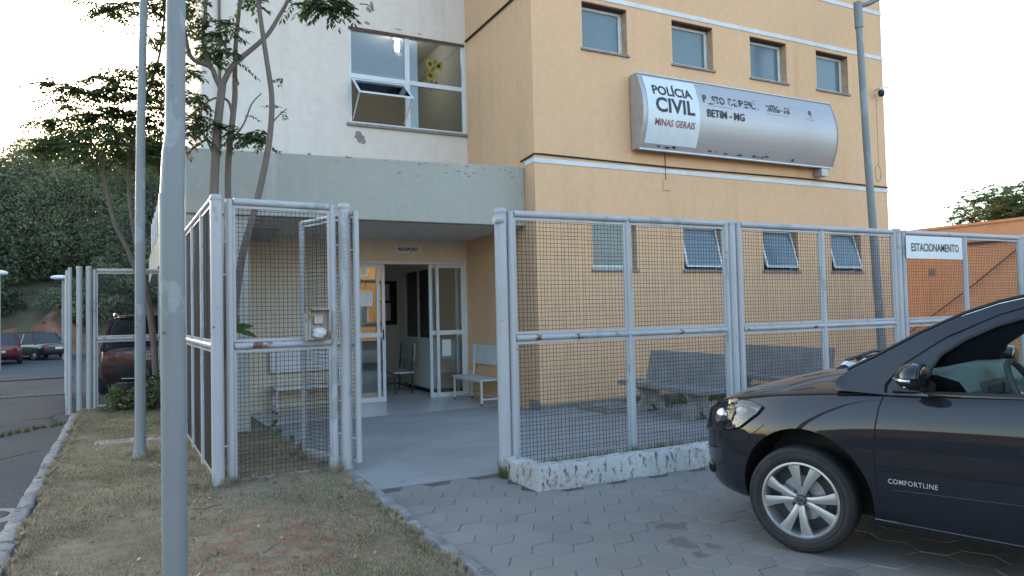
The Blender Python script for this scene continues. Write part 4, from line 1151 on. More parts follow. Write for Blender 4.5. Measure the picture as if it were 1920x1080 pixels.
def house(label, x0, x1, y0, y1, h, face, roof=True):
    t = thing('house', label, 'house', ((x0 + x1) / 2, (y0 + y1) / 2, -.06), 0, 'houses across the street')
    m = MB(); m.box(x0, x1, y0, y1, -.1, h); m.build('wall', 'house_stucco', t)
    n = 4
    for k in range(n):
        if face == 'N':
            a = x0 + (x1 - x0) * (k + .3) / n
            for z in (((1.0, 2.2), (3.9, 5.1)) if h > 5 else ((1.0, 2.2),)):
                w_ = MB().box(a, a + 1.1, y1 + .002, y1 + .04, z[0], z[1]).build('window', 'aluminium_white', t)
                MB().box(a + .08, a + 1.02, y1 + .041, y1 + .05, z[0] + .08, z[1] - .08).build('pane', 'window_pane', w_)
        else:
            a = y0 + (y1 - y0) * (k + .3) / n
            for z in (((1.0, 2.2), (3.9, 5.1)) if h > 5 else ((1.0, 2.2),)):
                w_ = MB().box(x1 + .002, x1 + .04, a, a + 1.1, z[0], z[1]).build('window', 'aluminium_white', t)
                MB().box(x1 + .041, x1 + .05, a + .08, a + 1.02, z[0] + .08, z[1] - .08).build('pane', 'window_pane', w_)
    m = MB(); o = .5; zr = h + 1.6
    xm, ym = (x0 + x1) / 2, (y0 + y1) / 2
    m.add([(x0 - o, y0 - o, h + .002), (x1 + o, y0 - o, h + .002), (x1 + o, y1 + o, h + .002), (x0 - o, y1 + o, h + .002), (xm, y0 + 1, zr), (xm, y1 - 1, zr)], [(0, 1, 4), (1, 2, 5, 4), (2, 3, 5), (3, 0, 4, 5), (3, 2, 1, 0)])
    m.build('roof', 'clay_tile', t)
house('orange house across the street, reflected in the entrance glass', -4, 7, -26, -17, 6.0, 'N')
house('orange house left of the camera, reflected in the dark car door', -42, -33, -8, 9, 3.4, 'E')
house('orange house across the street, seen only as a reflection beside the car', 10, 20, -27, -18, 6.4, 'N')
# ================================================================== DARK SEDAN
CS = 1.07
CAR_M = Matrix.Translation((4.35, 3.36, 0)) @ Matrix.Rotation(R(90 + 16), 4, 'Z') @ Matrix.Scale(CS, 4)   # +x forward
car = bpy.data.objects.new('parked_car', None); COL.objects.link(car)
car.matrix_basis = CAR_M
tag(car, 'dark navy sedan in the right foreground, its bonnet towards the fence', 'car')
def evaluated(o):
    dg = bpy.context.evaluated_depsgraph_get(); dg.update()
    return bpy.data.meshes.new_from_object(o.evaluated_get(dg))
def tmp_obj(m, mats=()):
    me = bpy.data.meshes.new('tmp'); me.from_pydata(m.v, [], m.f); bm_fix(me)
    o = bpy.data.objects.new('tmp', me); COL.objects.link(o)
    return o
def kill(o):
    me = o.data; bpy.data.objects.remove(o)
    if me.users == 0: bpy.data.meshes.remove(me)
STN = [  # x, zb, wb, (w1,z1), (w2,z2), (w3,z3), (w4,z4), (w5,z5), zc
 (.835, .34, .22, (.30, .36), (.36, .46), (.36, .58), (.32, .66), (.18, .68), .685),
 (.80, .27, .40, (.47, .31), (.53, .45), (.52, .61), (.48, .705), (.26, .735), .745),
 (.70, .225, .52, (.60, .27), (.645, .45), (.64, .645), (.60, .765), (.34, .80), .812),
 (.56, .21, .61, (.70, .255), (.74, .45), (.733, .67), (.675, .818), (.39, .865), .88),
 (.40, .205, .68, (.765, .25), (.795, .45), (.79, .69), (.715, .846), (.41, .905), .922),
 (.20, .20, .71, (.79, .25), (.818, .45), (.818, .71), (.738, .872), (.42, .955), .972),
 (0, .20, .72, (.80, .25), (.828, .45), (.828, .73), (.748, .893), (.43, .995), 1.012),
 (-.25, .195, .72, (.795, .25), (.824, .45), (.828, .75), (.755, .912), (.45, 1.02), 1.035),
 (-.40, .19, .72, (.79, .25), (.82, .45), (.826, .765), (.758, .925), (.45, 1.0), 1.01),
 (-.75, .19, .72, (.787, .245), (.818, .45), (.824, .775), (.762, .945), (.45, .955), .955),
 (-1.3, .19, .72, (.787, .245), (.818, .45), (.824, .785), (.765, .965), (.45, .97), .97),
 (-2.0, .19, .72, (.787, .245), (.82, .46), (.826, .80), (.765, .985), (.45, .99), .99),
 (-2.47, .20, .72, (.80, .25), (.826, .47), (.826, .81), (.76, 1.0), (.45, 1.01), 1.01),
 (-2.85, .22, .70, (.78, .28), (.812, .49), (.81, .82), (.735, 1.015), (.42, 1.05), 1.06),
 (-3.15, .24, .62, (.70, .30), (.765, .50), (.765, .81), (.69, 1.0), (.40, 1.045), 1.055),
 (-3.32, .29, .50, (.60, .34), (.69, .51), (.69, .79), (.62, .965), (.36, 1.01), 1.02),
 (-3.39, .36, .36, (.46, .40), (.56, .52), (.56, .76), (.5, .90), (.3, .94), .95)]
m = MB(); NR = 14
for s_ in STN:
    x, zb, wb = s_[:3]; x = x if x < .2 else .2 + (x - .2) * .94; pts = [(0, zb), (wb, zb)] + list(s_[3:8]) + [(0, s_[8])]
    ring = [(x, y, z) for y, z in pts] + [(x, -y, z) for y, z in reversed(pts[1:-1])]
    m.v += ring
ns = len(STN)
for i in range(ns - 1):
    for k in range(NR): m.f.append((i * NR + k, i * NR + (k + 1) % NR, (i + 1) * NR + (k + 1) % NR, (i + 1) * NR + k))
m.f += [tuple(range(NR)), tuple((ns - 1) * NR + k for k in range(NR))]
m.m = [0] * len(m.f)
bo = tmp_obj(m)
me = bo.data
bm = bmesh.new(); bm.from_mesh(me)
cl = bm.edges.layers.float.new('crease_edge')
bm.verts.ensure_lookup_table()
for e in bm.edges:
    a, b_ = sorted((e.verts[0].index, e.verts[1].index))
    if a % NR == b_ % NR and b_ < ns * NR:
        k = a % NR
        if k in (5, 9): e[cl] = .42          # bonnet / belt shoulder
        if k in (4, 10): e[cl] = .12
bm.to_mesh(me); bm.free()
ss = bo.modifiers.new('s', 'SUBSURF'); ss.levels = 3; ss.render_levels = 3
full = evaluated(bo); kill(bo)
fo = bpy.data.objects.new('tmpbody', full); COL.objects.link(fo)
BV = BVHTree.FromObject(fo, bpy.context.evaluated_depsgraph_get())
def cut(o, mb):
    c = tmp_obj(mb); md = o.modifiers.new('b', 'BOOLEAN'); md.operation = 'DIFFERENCE'; md.object = c; md.solver = 'EXACT'
    me2 = evaluated(o); o.modifiers.clear(); old = o.data; o.data = me2; bpy.data.meshes.remove(old); kill(c)
for wx in (-.03, -2.49):
    for sy in (1, -1):
        cut(fo, MB().tube([(wx, sy * .50, .325), (wx, sy * 1.0, .325)], .378, 40))
cut(fo, MB().box(-2.72, -.50, -.715, .715, .30, 1.3))
me = fo.data
me.materials.clear()
for n_ in ('car_paint_navy', 'plastic_black', 'cabin_dark'): me.materials.append(MATS[n_])
for p in me.polygons:
    c = p.center
    p.material_index = 0
    if -2.73 < c.x < -.49 and abs(c.y) < .7155 and .299 < c.z < .93 and (abs(abs(c.y) - .715) < .002 or abs(c.z - .30) < .002 or abs(c.x + .5) < .002 or abs(c.x + 2.72) < .002): p.material_index = 2
    for wx in (-.03, -2.49):
        r_ = math.hypot(c.x - wx, c.z - .325)
        if r_ < .3785 and (abs(r_ - .378) < .006 or abs(abs(c.y) - .50) < .003): p.material_index = 1
    if c.z < .235 and p.normal.z < -.3: p.material_index = 1
me.shade_smooth(); me.set_sharp_from_angle(angle=R(32))
fo.name = 'body'; me.name = 'body'; fo.parent = car
body = fo
def onside(x, z, sy=1, off=.002):
    h = BV.ray_cast(Vector((x, sy * 2, z)), Vector((0, -sy, 0)))
    p = h[0] if h[0] is not None else Vector((x, sy * .8, z))
    return Vector(p) + (Vector(h[1]) if h[1] is not None and h[1].y * sy > 0 else Vector((0, sy, 0))) * off
def ontop(x, y, off=.002):
    h = BV.ray_cast(Vector((x, y, 3)), Vector((0, 0, -1)))
    return (Vector(h[0]) + Vector(h[1]) * off) if h[0] is not None else Vector((x, y, 1))
def fine(pts, n=10):
    out = []
    for i in range(len(pts) - 1):
        for k in range(n): out.append(tuple(a + (b_ - a) * k / n for a, b_ in zip(pts[i], pts[i + 1])))
    return out + [pts[-1]]
def cpart(mb, name, mat, parent=None, smooth=None, bevel=0): return mb.build(name, mat, parent or car, smooth=smooth, local=True, bevel=bevel)
# shut lines
for sy in (1, -1):
    dr = MB(); dr.tube([onside(x, z, sy, -.0015) for x, z in fine([(-.47, .935), (-.445, .86), (-.42, .66), (-.425, .40), (-.46, .30), (-.52, .262)])], .005, 5)
    dr.tube([onside(x, z, sy, -.0015) for x, z in fine([(-.52, .262), (-1.0, .262), (-1.58, .262)])], .0048, 5)
    dr.tube([onside(x, z, sy, -.0015) for x, z in fine([(-1.60, .262), (-1.61, .6), (-1.6, .95)])], .0048, 5)
    dr.tube([onside(x, z, sy, -.0015) for x, z in fine([(-1.62, .262), (-2.05, .27), (-2.17, .45), (-2.35, .68), (-2.48, .78), (-2.52, .97)])], .0048, 5)
    cpart(dr, 'door_gap', 'gap_black', body)
    hg = MB(); hg.tube([ontop(x, sy * (y - .0), -.001) for x, y in fine([(.63, .60), (.50, .672), (.38, .706), (.2, .727), (0, .738), (-.28, .745), (-.36, .746)])], .0055, 5)
    cpart(hg, 'bonnet_gap', 'gap_black', body)
    bg_ = MB(); bg_.tube([onside(x, z, sy, -.001) for x, z in fine([(.20, .70), (.30, .62), (.34, .56)])], .003, 5)
    cpart(bg_, 'bumper_gap', 'gap_black', body)
    # chrome thread on the sill and slim crease on the doors
    sl_ = MB(); sl_.tube([onside(x, .262, sy, .001) for x, _ in fine([(-.40, 0), (-1.2, 0), (-2.0, 0)])], .003, 5); cpart(sl_, 'sill_line', 'cabin_grey', body)
    mo = MB(); mo.tube([onside(x, .435 - .055 * (x + .49) * .6, sy, -.001) for x, _ in fine([(-.50, 0), (-1.2, 0), (-2.0, 0)])], .0035, 5); cpart(mo, 'door_crease', 'car_paint_navy', body)
    for (x, z) in ((-1.48, .80), (-2.33, .83)):
        hd = MB(); q = onside(x, z, sy, .02); hd.sphere(q, .10, .022, .016, 12, 8); cpart(hd, 'door_handle', 'car_paint_navy', body, smooth=180)
# bonnet rear crease & leading edge
hg = MB(); hg.tube([ontop(.655 + .10 * (1 - (y / .6) ** 2), y, -.001) for y in np.linspace(-.6, .6, 25)], .004, 5); cpart(hg, 'bonnet_gap', 'gap_black', body)
# headlamps
def inside(p, poly):
    c = False; n = len(poly)
    for i in range(n):
        (x1, y1), (x2, y2) = poly[i], poly[(i + 1) % n]
        if (y1 > p[1]) != (y2 > p[1]) and p[0] < (x2 - x1) * (p[1] - y1) / (y2 - y1) + x1: c = not c
    return c
def patch_on(proj, rows, off, edge=0):
    """rows: list of polylines of 2-D points, same length; lofted patch on the body"""
    m = MB(); nv = len(rows); nu = len(rows[0])
    v = [proj(*q, off) for r_ in rows for q in r_]
    f = [(j * nu + i, j * nu + i + 1, (j + 1) * nu + i + 1, (j + 1) * nu + i) for j in range(nv - 1) for i in range(nu - 1)]
    return m.add(v, f)
def loft_rows(top, bot, n):
    return [[(a[0] + (b_[0] - a[0]) * k / n, a[1] + (b_[1] - a[1]) * k / n) for a, b_ in zip(top, bot)] for k in range(n + 1)]
for sy in (1, -1):
    def prj(x, z, off): return onside(x, z, sy, off)
    top = fine([(.665, .735), (.56, .79), (.42, .822), (.30, .82), (.215, .80)], 5)
    bot = fine([(.715, .60), (.62, .615), (.48, .635), (.36, .67), (.25, .755)], 5)
    r_ = loft_rows(top, bot, 8)
    hl = cpart(patch_on(prj, r_, .003), 'headlamp', 'headlamp_inner', smooth=180)
    cpart(patch_on(prj, r_, .016), 'lens', 'headlamp_lens', hl, smooth=180)
    ed = MB(); loop = top + bot[::-1] + [top[0]]; ed.tube([prj(x, z, .006) for x, z in loop], .007, 5); cpart(ed, 'lamp_surround', 'trim_gloss', hl)
    am = MB(); am.sphere(prj(.36, .76, .004), .045, .01, .026, 10, 6); cpart(am, 'indicator', 'lamp_clear', hl, smooth=180)
    b1 = MB(); b1.sphere(prj(.52, .71, .0), .055, .02, .055, 14, 8); cpart(b1, 'projector', 'chrome', hl, smooth=180)
    fg = MB(); fg.sphere(prj(.655, .37, .002), .03, .02, .045, 12, 8); cpart(fg, 'fog_lamp', 'trim_gloss', smooth=180)
def onfront(y, z, off):
    h = BV.ray_cast(Vector((3, y, z)), Vector((-1, 0, 0)))
    return Vector(h[0]) + Vector(h[1]) * off
rows = [[(y, z) for y in np.linspace(-.50, .50, 17)] for z in np.linspace(.60, .665, 5)]
cpart(patch_on(onfront, rows, .006), 'grille', 'plastic_black', smooth=180)
rows = [[(y, z) for y in np.linspace(-.48, .48, 17)] for z in np.linspace(.30, .41, 5)]
cpart(patch_on(onfront, rows, .006), 'lower_intake', 'plastic_black', smooth=180)
for z in (.62, .645):
    g_ = MB(); g_.tube([onfront(y, z, .01) for y in np.linspace(-.5, .5, 17)], .005, 5); cpart(g_, 'grille_bar', 'chrome')
rows = [[(y, z) for y in np.linspace(-.2, .2, 5)] for z in np.linspace(.44, .55, 4)]
cpart(patch_on(onfront, rows, .014), 'number_plate', 'number_plate')
# rear lamps and plate
def onrear(y, z, off):
    h = BV.ray_cast(Vector((-6, y, z)), Vector((1, 0, 0)))
    return Vector(h[0]) + Vector(h[1]) * off
for sy in (1, -1):
    rows = [[(sy * y, z) for y in np.linspace(.34, .56, 6)] for z in np.linspace(.74, .90, 5)]
    cpart(patch_on(onrear, rows, .008), 'tail_lamp', 'lamp_red', smooth=180)
rows = [[(y, z) for y in np.linspace(-.2, .2, 5)] for z in np.linspace(.60, .71, 4)]
cpart(patch_on(onrear, rows, .01), 'number_plate', 'number_plate')
# badge lettering
v, f = text_mb('COMFORTLINE', .058, .0008, 0, 1, 1.12); wd = text_width(v)
cpart(MB().add([onside(-.487 - a * .232 / wd, .470 + b_ * .62 + .004 * a, 1, .0035) for a, b_ in v], [g[::-1] for g in f]), 'badge_lettering', 'sign_edge', body)

# ---- wheels
def wheel(x, y, sy, steer=0.0):
    c = Vector((x, y, .298)); Rt = .298
    rot = Matrix.Rotation(steer, 3, 'Z')
    ax = rot @ Vector((0, sy, 0)); fw = rot @ Vector((1, 0, 0)); up = Vector((0, 0, 1))
    prof = [(.212, -.085), (.226, -.098), (.255, -.103), (.282, -.095), (.294, -.07), (.298, -.03), (.298, .03), (.294, .07), (.282, .095), (.255, .103), (.226, .098), (.212, .085), (.205, .06), (.205, -.06)]
    ty = cpart(MB().lathe(prof, c, ax, 56, closed=True), 'wheel', 'tyre_rubber', smooth=50)
    tr_ = MB()
    for h in (-.045, -.015, .015, .045): tr_.lathe([(.2984, h - .0035), (.2986, h - .003), (.2986, h + .003), (.2984, h + .0035)], c, ax, 56)
    cpart(tr_, 'tread_groove', 'gap_black', ty)
    for rr in (.236, .274):
        cpart(MB().lathe([(rr - .002, .1015), (rr, .104), (rr + .002, .1015)], c, ax, 56), 'sidewall_ring', 'tyre_rubber', ty)
    rim = cpart(MB().lathe([(.216, .080), (.214, .091), (.204, .093), (.196, .083), (.190, .05), (.186, -.06), (.204, -.08)], c, ax, 56), 'rim', 'rim_silver', ty, smooth=40)
    cpart(MB().lathe([(0, .0), (.15, .0), (.192, -.005)], c, ax, 40), 'brake_backing', 'rim_dark', ty)
    cpart(MB().lathe([(.05, .012), (.125, .012), (.125, .004)], c, ax, 40), 'brake_disc', 'rim_silver', ty)
    def P(r_, a, h): return c + (fw * math.cos(a) + up * math.sin(a)) * r_ + ax * h
    for k in range(4):
        for s2 in (-1, 1):
            a0 = R(9 + 90 * k); a_in = a0 + s2 * R(14); a_out = a0 + s2 * R(18.5)
            m = MB(); v = []
            for r_, aw, h, ac in ((.030, .50, .074, a0 + s2 * R(14)), (.075, .22, .082, a_in), (.140, .165, .087, a0 + s2 * R(16.5)), (.197, .165, .084, a_out)):
                v += [P(r_, ac - aw, h - .004), P(r_, ac + (-.25 * aw), h), P(r_, ac + .25 * aw, h), P(r_, ac + aw, h - .004), P(r_, ac + aw * .9, h - .035), P(r_, ac - aw * .9, h - .035)]
            f = [(i * 6 + q, i * 6 + (q + 1) % 6, (i + 1) * 6 + (q + 1) % 6, (i + 1) * 6 + q) for i in range(3) for q in range(6)] + [tuple(range(6)), tuple(18 + q for q in range(6))]
            cpart(m.add(v, f), 'spoke', 'rim_silver', ty, smooth=25)
    for k in range(4):
        a = R(54 + 90 * k)
        cpart(MB().lathe([(.0, .070), (.009, .070), (.011, .064)], c + (fw * math.cos(a) + up * math.sin(a)) * .050, ax, 10), 'wheel_bolt', 'rim_dark', ty)
    cp = cpart(MB().lathe([(0, .090), (.026, .090), (.031, .086), (.033, .070)], c, ax, 28), 'hub_cap', 'trim_gloss', ty, smooth=40)
    # round emblem: ring with a V over a W
    em = MB().lathe([(.0255, .0905), (.0262, .0925), (.0235, .0925), (.0228, .0905)], c, ax, 28)
    def seg(p, q, w_=.0042):
        p, q = Vector(p), Vector(q)
        d = (q - p).normalized(); n_ = Vector((-d.y, d.x)) * w_ / 2
        em.add([c + fw * (-sy) * a[0] + up * a[1] + ax * h for h in (.0903, .0925) for a in (p + n_, q + n_, q - n_, p - n_)], [(0, 1, 2, 3), (4, 7, 6, 5), (0, 4, 5, 1), (1, 5, 6, 2), (2, 6, 7, 3), (3, 7, 4, 0)])
    seg((-.0125, .020), (0, .003)); seg((.0125, .020), (0, .003)); seg((-.0215, .010), (-.0095, -.020)); seg((.0215, .010), (.0095, -.020)); seg((-.0095, -.020), (0, -.002)); seg((.0095, -.020), (0, -.002))
    cpart(em, 'emblem', 'chrome', ty)
wheel(0, .735, 1, R(9)); wheel(0, -.735, -1, R(9)); wheel(-2.465, .735, 1); wheel(-2.465, -.735, -1)

# ---- greenhouse
def gy(z): return .762 - .02 * max(0, min(1, (z - .94) / .1)) - .38 * max(0, z - .97) - .12 * max(0, z - 1.25)
OUT = [(-.20, .93), (-.22, .995), (-.26, 1.03), (-.42, 1.12), (-.61, 1.235), (-.81, 1.335), (-.95, 1.388), (-1.08, 1.42), (-1.4, 1.45), (-1.8, 1.452), (-2.2, 1.425), (-2.5, 1.365), (-2.72, 1.26), (-2.92, 1.12), (-3.02, 1.04), (-2.95, 1.0), (-2.5, .985), (-1.6, .958), (-.9, .935), (-.5, .92)]
W1 = [(-.655, .945), (-.672, 1.06), (-.71, 1.13), (-.81, 1.205), (-.95, 1.28), (-1.08, 1.325), (-1.3, 1.37), (-1.52, 1.38), (-1.56, .97)]
W2 = [(-1.67, .975), (-1.63, 1.38), (-1.9, 1.375), (-2.2, 1.335), (-2.42, 1.25), (-2.55, 1.12), (-2.56, .995)]
def filled(loops):
    bm = bmesh.new()
    for lp_ in loops:
        vs = [bm.verts.new((x, z, 0)) for x, z in lp_]
        for i in range(len(vs)): bm.edges.new((vs[i], vs[(i + 1) % len(vs)]))
    bmesh.ops.triangle_fill(bm, use_beauty=True, use_dissolve=False, edges=bm.edges[:])
    bm.verts.index_update()
    v = [(p.co.x, p.co.y) for p in bm.verts]; f = [tuple(q.index for q in g.verts) for g in bm.faces]
    bm.free(); return v, f
def dens(l, n=4): return fine(l + [l[0]], n)[:-1]
sv, sf_ = filled([dens(OUT), dens(W1), dens(W2)])
for sy in (1, -1):
    m = MB()
    n = len(sv)
    m.v = [(x, sy * gy(z), z) for x, z in sv] + [(x, sy * (gy(z) - .05), z - .004) for x, z in sv]
    m.f = [f for f in sf_] + [tuple(i + n for i in reversed(f)) for f in sf_]
    for lp_ in (dens(OUT), dens(W1), dens(W2)):
        idx = [min(range(n), key=lambda i: (sv[i][0] - q[0]) ** 2 + (sv[i][1] - q[1]) ** 2) for q in lp_]
        for i in range(len(idx)): a, b_ = idx[i], idx[(i + 1) % len(idx)]; m.f.append((a, b_, b_ + n, a + n))
    m.m = [0] * len(m.f)
    cpart(m, 'side_frame', 'car_paint_navy', smooth=40)
    for W, nm in ((W1, 'front_side_window'), (W2, 'rear_side_window')):
        v, f = filled([dens(W)])
        wo_ = cpart(MB().add([(x, sy * (gy(z) - .022), z) for x, z in v], f), nm, 'car_glass' if nm[0] == 'f' else 'car_screen')
        se = MB(); se.tube([(x, sy * (gy(z) + .001), z) for x, z in dens(W) + [W[0]]], .008, 5); cpart(se, 'window_seal', 'plastic_black', wo_)
    # dark line of the door frame above the window
    dg_ = MB(); dg_.tube([(x, sy * (gy(z) + .0005), z) for x, z in fine([(-.47, .935), (-.47, .975), (-.54, 1.075), (-.73, 1.22), (-.96, 1.335), (-1.09, 1.378), (-1.35, 1.412), (-1.8, 1.42), (-2.2, 1.39), (-2.5, 1.28), (-2.62, 1.15), (-2.6, 1.0)], 4)], .0045, 5); cpart(dg_, 'door_gap', 'gap_black', body)
    ws = MB(); ws.tube([(x, sy * (gy(z) - .012), z + .012) for x, z in fine(OUT[2:8], 4)], .010, 6); cpart(ws, 'screen_seal', 'plastic_black', body)
def lerp_line(line, t):
    t *= len(line) - 1; i = min(int(t), len(line) - 2); u = t - i
    return tuple(a + (b_ - a) * u for a, b_ in zip(line[i], line[i + 1]))
def span(line, bulge_x, bulge_z, nu, nv, inset=.004):
    def fn(u, t):
        x, z = lerp_line(line, t); k = 2 * u - 1; q = 1 - k * k
        return (x + bulge_x(t) * q, k * (gy(z) - inset), z + bulge_z(t) * q)
    return MB().grid(fn, nu, nv)
AP = OUT[1:8]
cpart(span(AP, lambda t: .13 - .03 * t, lambda t: .012 + .01 * t, 20, 24, .03), 'windscreen', 'car_screen', smooth=180)
RF = OUT[7:12]
cpart(span(RF, lambda t: .10 - .20 * t, lambda t: .022, 24, 24, .0), 'roof', 'car_paint_navy', smooth=180)
RG = OUT[11:15]
cpart(span(RG, lambda t: -.10, lambda t: .022 - .0 * t, 20, 16, .02), 'rear_window', 'car_screen', smooth=180)
cpart(span([(p[0], p[1] - .03) for p in RF], lambda t: .10 - .20 * t, lambda t: .018, 20, 20, .03), 'roof_lining', 'cabin_light', smooth=180)
# cowl with wipers
cpart(MB().grid(lambda u, t: (-.24 - .12 * t + .13 * (1 - (2 * u - 1) ** 2), (2 * u - 1) * .70, 1.005 + .035 * (1 - (2 * u - 1) ** 2) - .012 * t), 20, 4), 'cowl_panel', 'plastic_black', smooth=180)
for (ya, yb) in ((.35, -.25), (-.20, -.64)):
    wp = MB()
    pa = Vector((-.20 + .12 * (1 - (ya / .7) ** 2), ya, 1.065)); pb = Vector((-.30 + .12 * (1 - (yb / .7) ** 2), yb, 1.105))
    wp.tube([pa, (pa + pb) / 2 + Vector((0, 0, .02)), pb], .010, 6); wp.bar(pa + (pb - pa) * .2 + Vector((0, 0, -.01)), pb + (pb - pa) * .15 + Vector((0, 0, -.01)), .012, .018)
    cpart(wp, 'wiper', 'plastic_black')
wl = MB()
wl.grid(lambda u, t: (-.17 - .10 * t, .66 - .40 * u, 1.03 + .02 * math.sin(u * 9) * math.sin(t * 5) + .035 * math.sin(math.pi * t)), 14, 6)
cpart(wl, 'crumpled_film', 'paper_white', smooth=30)  # crumpled white film lying on the cowl, not a part of the car
# mirrors
for sy in (1, -1):
    mr = MB(); c = Vector((-.66, sy * .90, 1.035))
    def mf(u, t):
        a = 2 * math.pi * u; ph = math.pi * t
        ex = math.sin(ph)
        x = .085 * (-math.cos(ph)); x = -x * 1.0
        pz = .072 * ex * math.sin(a); py = .105 * ex * math.cos(a)
        if x < -.04: x = -.04 - (x + .04) * .1
        return (c.x + x, c.y + py * (1 if x > -.03 else 1.0), c.z + pz * (1.0 if pz > 0 else .85))
    mr.grid(mf, 24, 16)
    mh = cpart(mr, 'mirror', 'car_paint_navy', smooth=60)
    fr_ = MB(); fr_.sphere((c.x - .042, c.y, c.z), .012, .098, .066, 20, 8); cpart(fr_, 'mirror_glass', 'trim_gloss', mh, smooth=180)
    lo = MB(); lo.grid(lambda u, t: tuple(Vector(mf(.52 + .46 * u, .12 + .60 * t)) * 1.0 + Vector((0, 0, -.003)) + (Vector(mf(.52 + .46 * u, .12 + .60 * t)) - c) * .03), 14, 10); cpart(lo, 'mirror_base', 'plastic_black', mh, smooth=180)
    st_ = MB(); st_.tube([tuple(c + (Vector(mf((.5 + .035) if sy < 0 else (1 - .035 if False else .965), t)) - c) * 1.035) for t in np.linspace(.1, .55, 8)], .008, 6); cpart(st_, 'indicator_strip', 'chrome', mh)
    fs = MB(); fs.tube([tuple(c + (Vector(mf(u, .42)) - c) * 1.05) for u in (np.linspace(.62, .88, 8))], .007, 6); cpart(fs, 'chrome_strip', 'chrome', mh)
    ar = MB(); ar.bar((c.x, sy * .83, c.z - .035), (c.x - .01, sy * .735, .965), .07, .05); cpart(ar, 'mirror_arm', 'plastic_black', mh)
    sa_ = MB(); sa_.prism([(-.50, .945), (-.665, .945), (-.675, 1.06)], lambda u, w_, s_: (u, sy * (gy(w_) + .002 + .012 * s_), w_)); cpart(sa_, 'mirror_sail', 'plastic_black', mh)
# ---- cabin
def dash(u, t):
    y = (u * 2 - 1) * .70
    pts = [(-.42, .985), (-.55, 1.02), (-.70, 1.03), (-.80, 1.0), (-.84, .94), (-.82, .84), (-.80, .66), (-.72, .45)]
    x, z = lerp_line(pts, t)
    hump = .045 * math.exp(-((y - .34) / .2) ** 2) * math.exp(-((t - .38) / .2) ** 2)
    return (x - hump * .8, y, z + hump)
cpart(MB().grid(dash, 28, 28), 'dashboard', 'cabin_teal', smooth=60)
bn = MB(); bn.box(-.875, -.80, .20, .50, .90, .985); cpart(bn, 'instrument_binnacle', 'cabin_dark', bevel=.02)
cn = MB(); cn.box(-.86, -.78, -.14, .12, .55, .97); cn2 = cpart(cn, 'centre_console', 'cabin_dark', bevel=.015)
for y in (-.12, .005): cpart(MB().box(-.872, -.861, y, y + .105, .90, .955), 'air_vent', 'cabin_grey', cn2)
cpart(MB().box(-.872, -.861, -.11, .09, .76, .865), 'radio', 'trim_gloss', cn2)
for k in range(3): cpart(MB().lathe([(0, .02), (.02, .02), (.022, 0)], (-.862, -.08 + k * .07, .70), (-1, 0, 0), 14), 'control_knob', 'chrome', cn2)
cpart(MB().box(-.875, -.83, .555, .66, .87, .95), 'air_vent', 'cabin_dark', bevel=.01)
sc = Vector((-1.02, .36, .92)); sax = Vector((-.90, 0, .42)).normalized(); sup = Vector((.42, 0, .90)).normalized(); sri = Vector((0, 1, 0))
sw = MB(); sw.tube([sc + (sri * math.cos(a) + sup * math.sin(a)) * .185 for a in np.linspace(0, 2 * math.pi, 41)], .016, 8, False)
sw_ = cpart(sw, 'steering_wheel', 'cabin_dark', smooth=180)
hb = MB(); hb.lathe([(0, .015), (.06, .012), (.072, -.01), (.06, -.03)], sc - sax * .02, sax, 20); hb_ = cpart(hb, 'wheel_hub', 'cabin_grey', sw_, smooth=50)
for a in (R(5), R(175), R(270)):
    sp = MB(); sp.bar(sc - sax * .01 + (sri * math.cos(a) + sup * math.sin(a)) * .05, sc + (sri * math.cos(a) + sup * math.sin(a)) * .178, .035, .016, sax); cpart(sp, 'wheel_spoke', 'rim_silver', sw_)
cpart(MB().tube([sc - sax * .03, (-.84, .36, .84)], .035, 12), 'steering_column', 'cabin_dark')
for y in (.36, -.36):
    se = MB(); se.box(-1.75, -1.22, y - .24, y + .24, .40, .56); s1 = cpart(se, 'seat', 'cabin_grey', bevel=.04)
    bk = MB(); bk.add([(-1.66, y - .24, .5), (-1.80, y - .24, .5), (-1.98, y - .19, 1.10), (-1.90, y - .19, 1.12), (-1.66, y + .24, .5), (-1.80, y + .24, .5), (-1.98, y + .19, 1.10), (-1.90, y + .19, 1.12)], [(0, 1, 2, 3), (7, 6, 5, 4), (0, 4, 5, 1), (1, 5, 6, 2), (2, 6, 7, 3), (3, 7, 4, 0)])
    cpart(bk, 'backrest', 'cabin_grey', s1, bevel=.03)
    hr = MB(); hr.box(-2.02, -1.93, y - .13, y + .13, 1.14, 1.30); cpart(hr, 'headrest', 'cabin_grey', s1, bevel=.03)
rs = MB(); rs.box(-2.65, -2.2, -.66, .66, .42, .60); r1 = cpart(rs, 'rear_seat', 'cabin_grey', bevel=.04)
rb = MB(); rb.box(-2.70, -2.56, -.66, .66, .55, 1.06); cpart(rb, 'backrest', 'cabin_grey', r1, bevel=.04)
for sy in (1, -1):
    dc = MB(); dc.box(-1.58, -.52, sy * .712 - .02, sy * .712 + .0, .34, .925); cpart(dc, 'door_card', 'cabin_grey')
    da = MB(); da.box(-1.5, -.85, sy * .66 - .035, sy * .66 + .03, .66, .72); cpart(da, 'arm_rest', 'cabin_dark', bevel=.012)
ib_ = MB(); ib_.box(-.80, -.77, -.11, .11, 1.27, 1.335); cpart(ib_, 'interior_mirror', 'cabin_dark', bevel=.01)
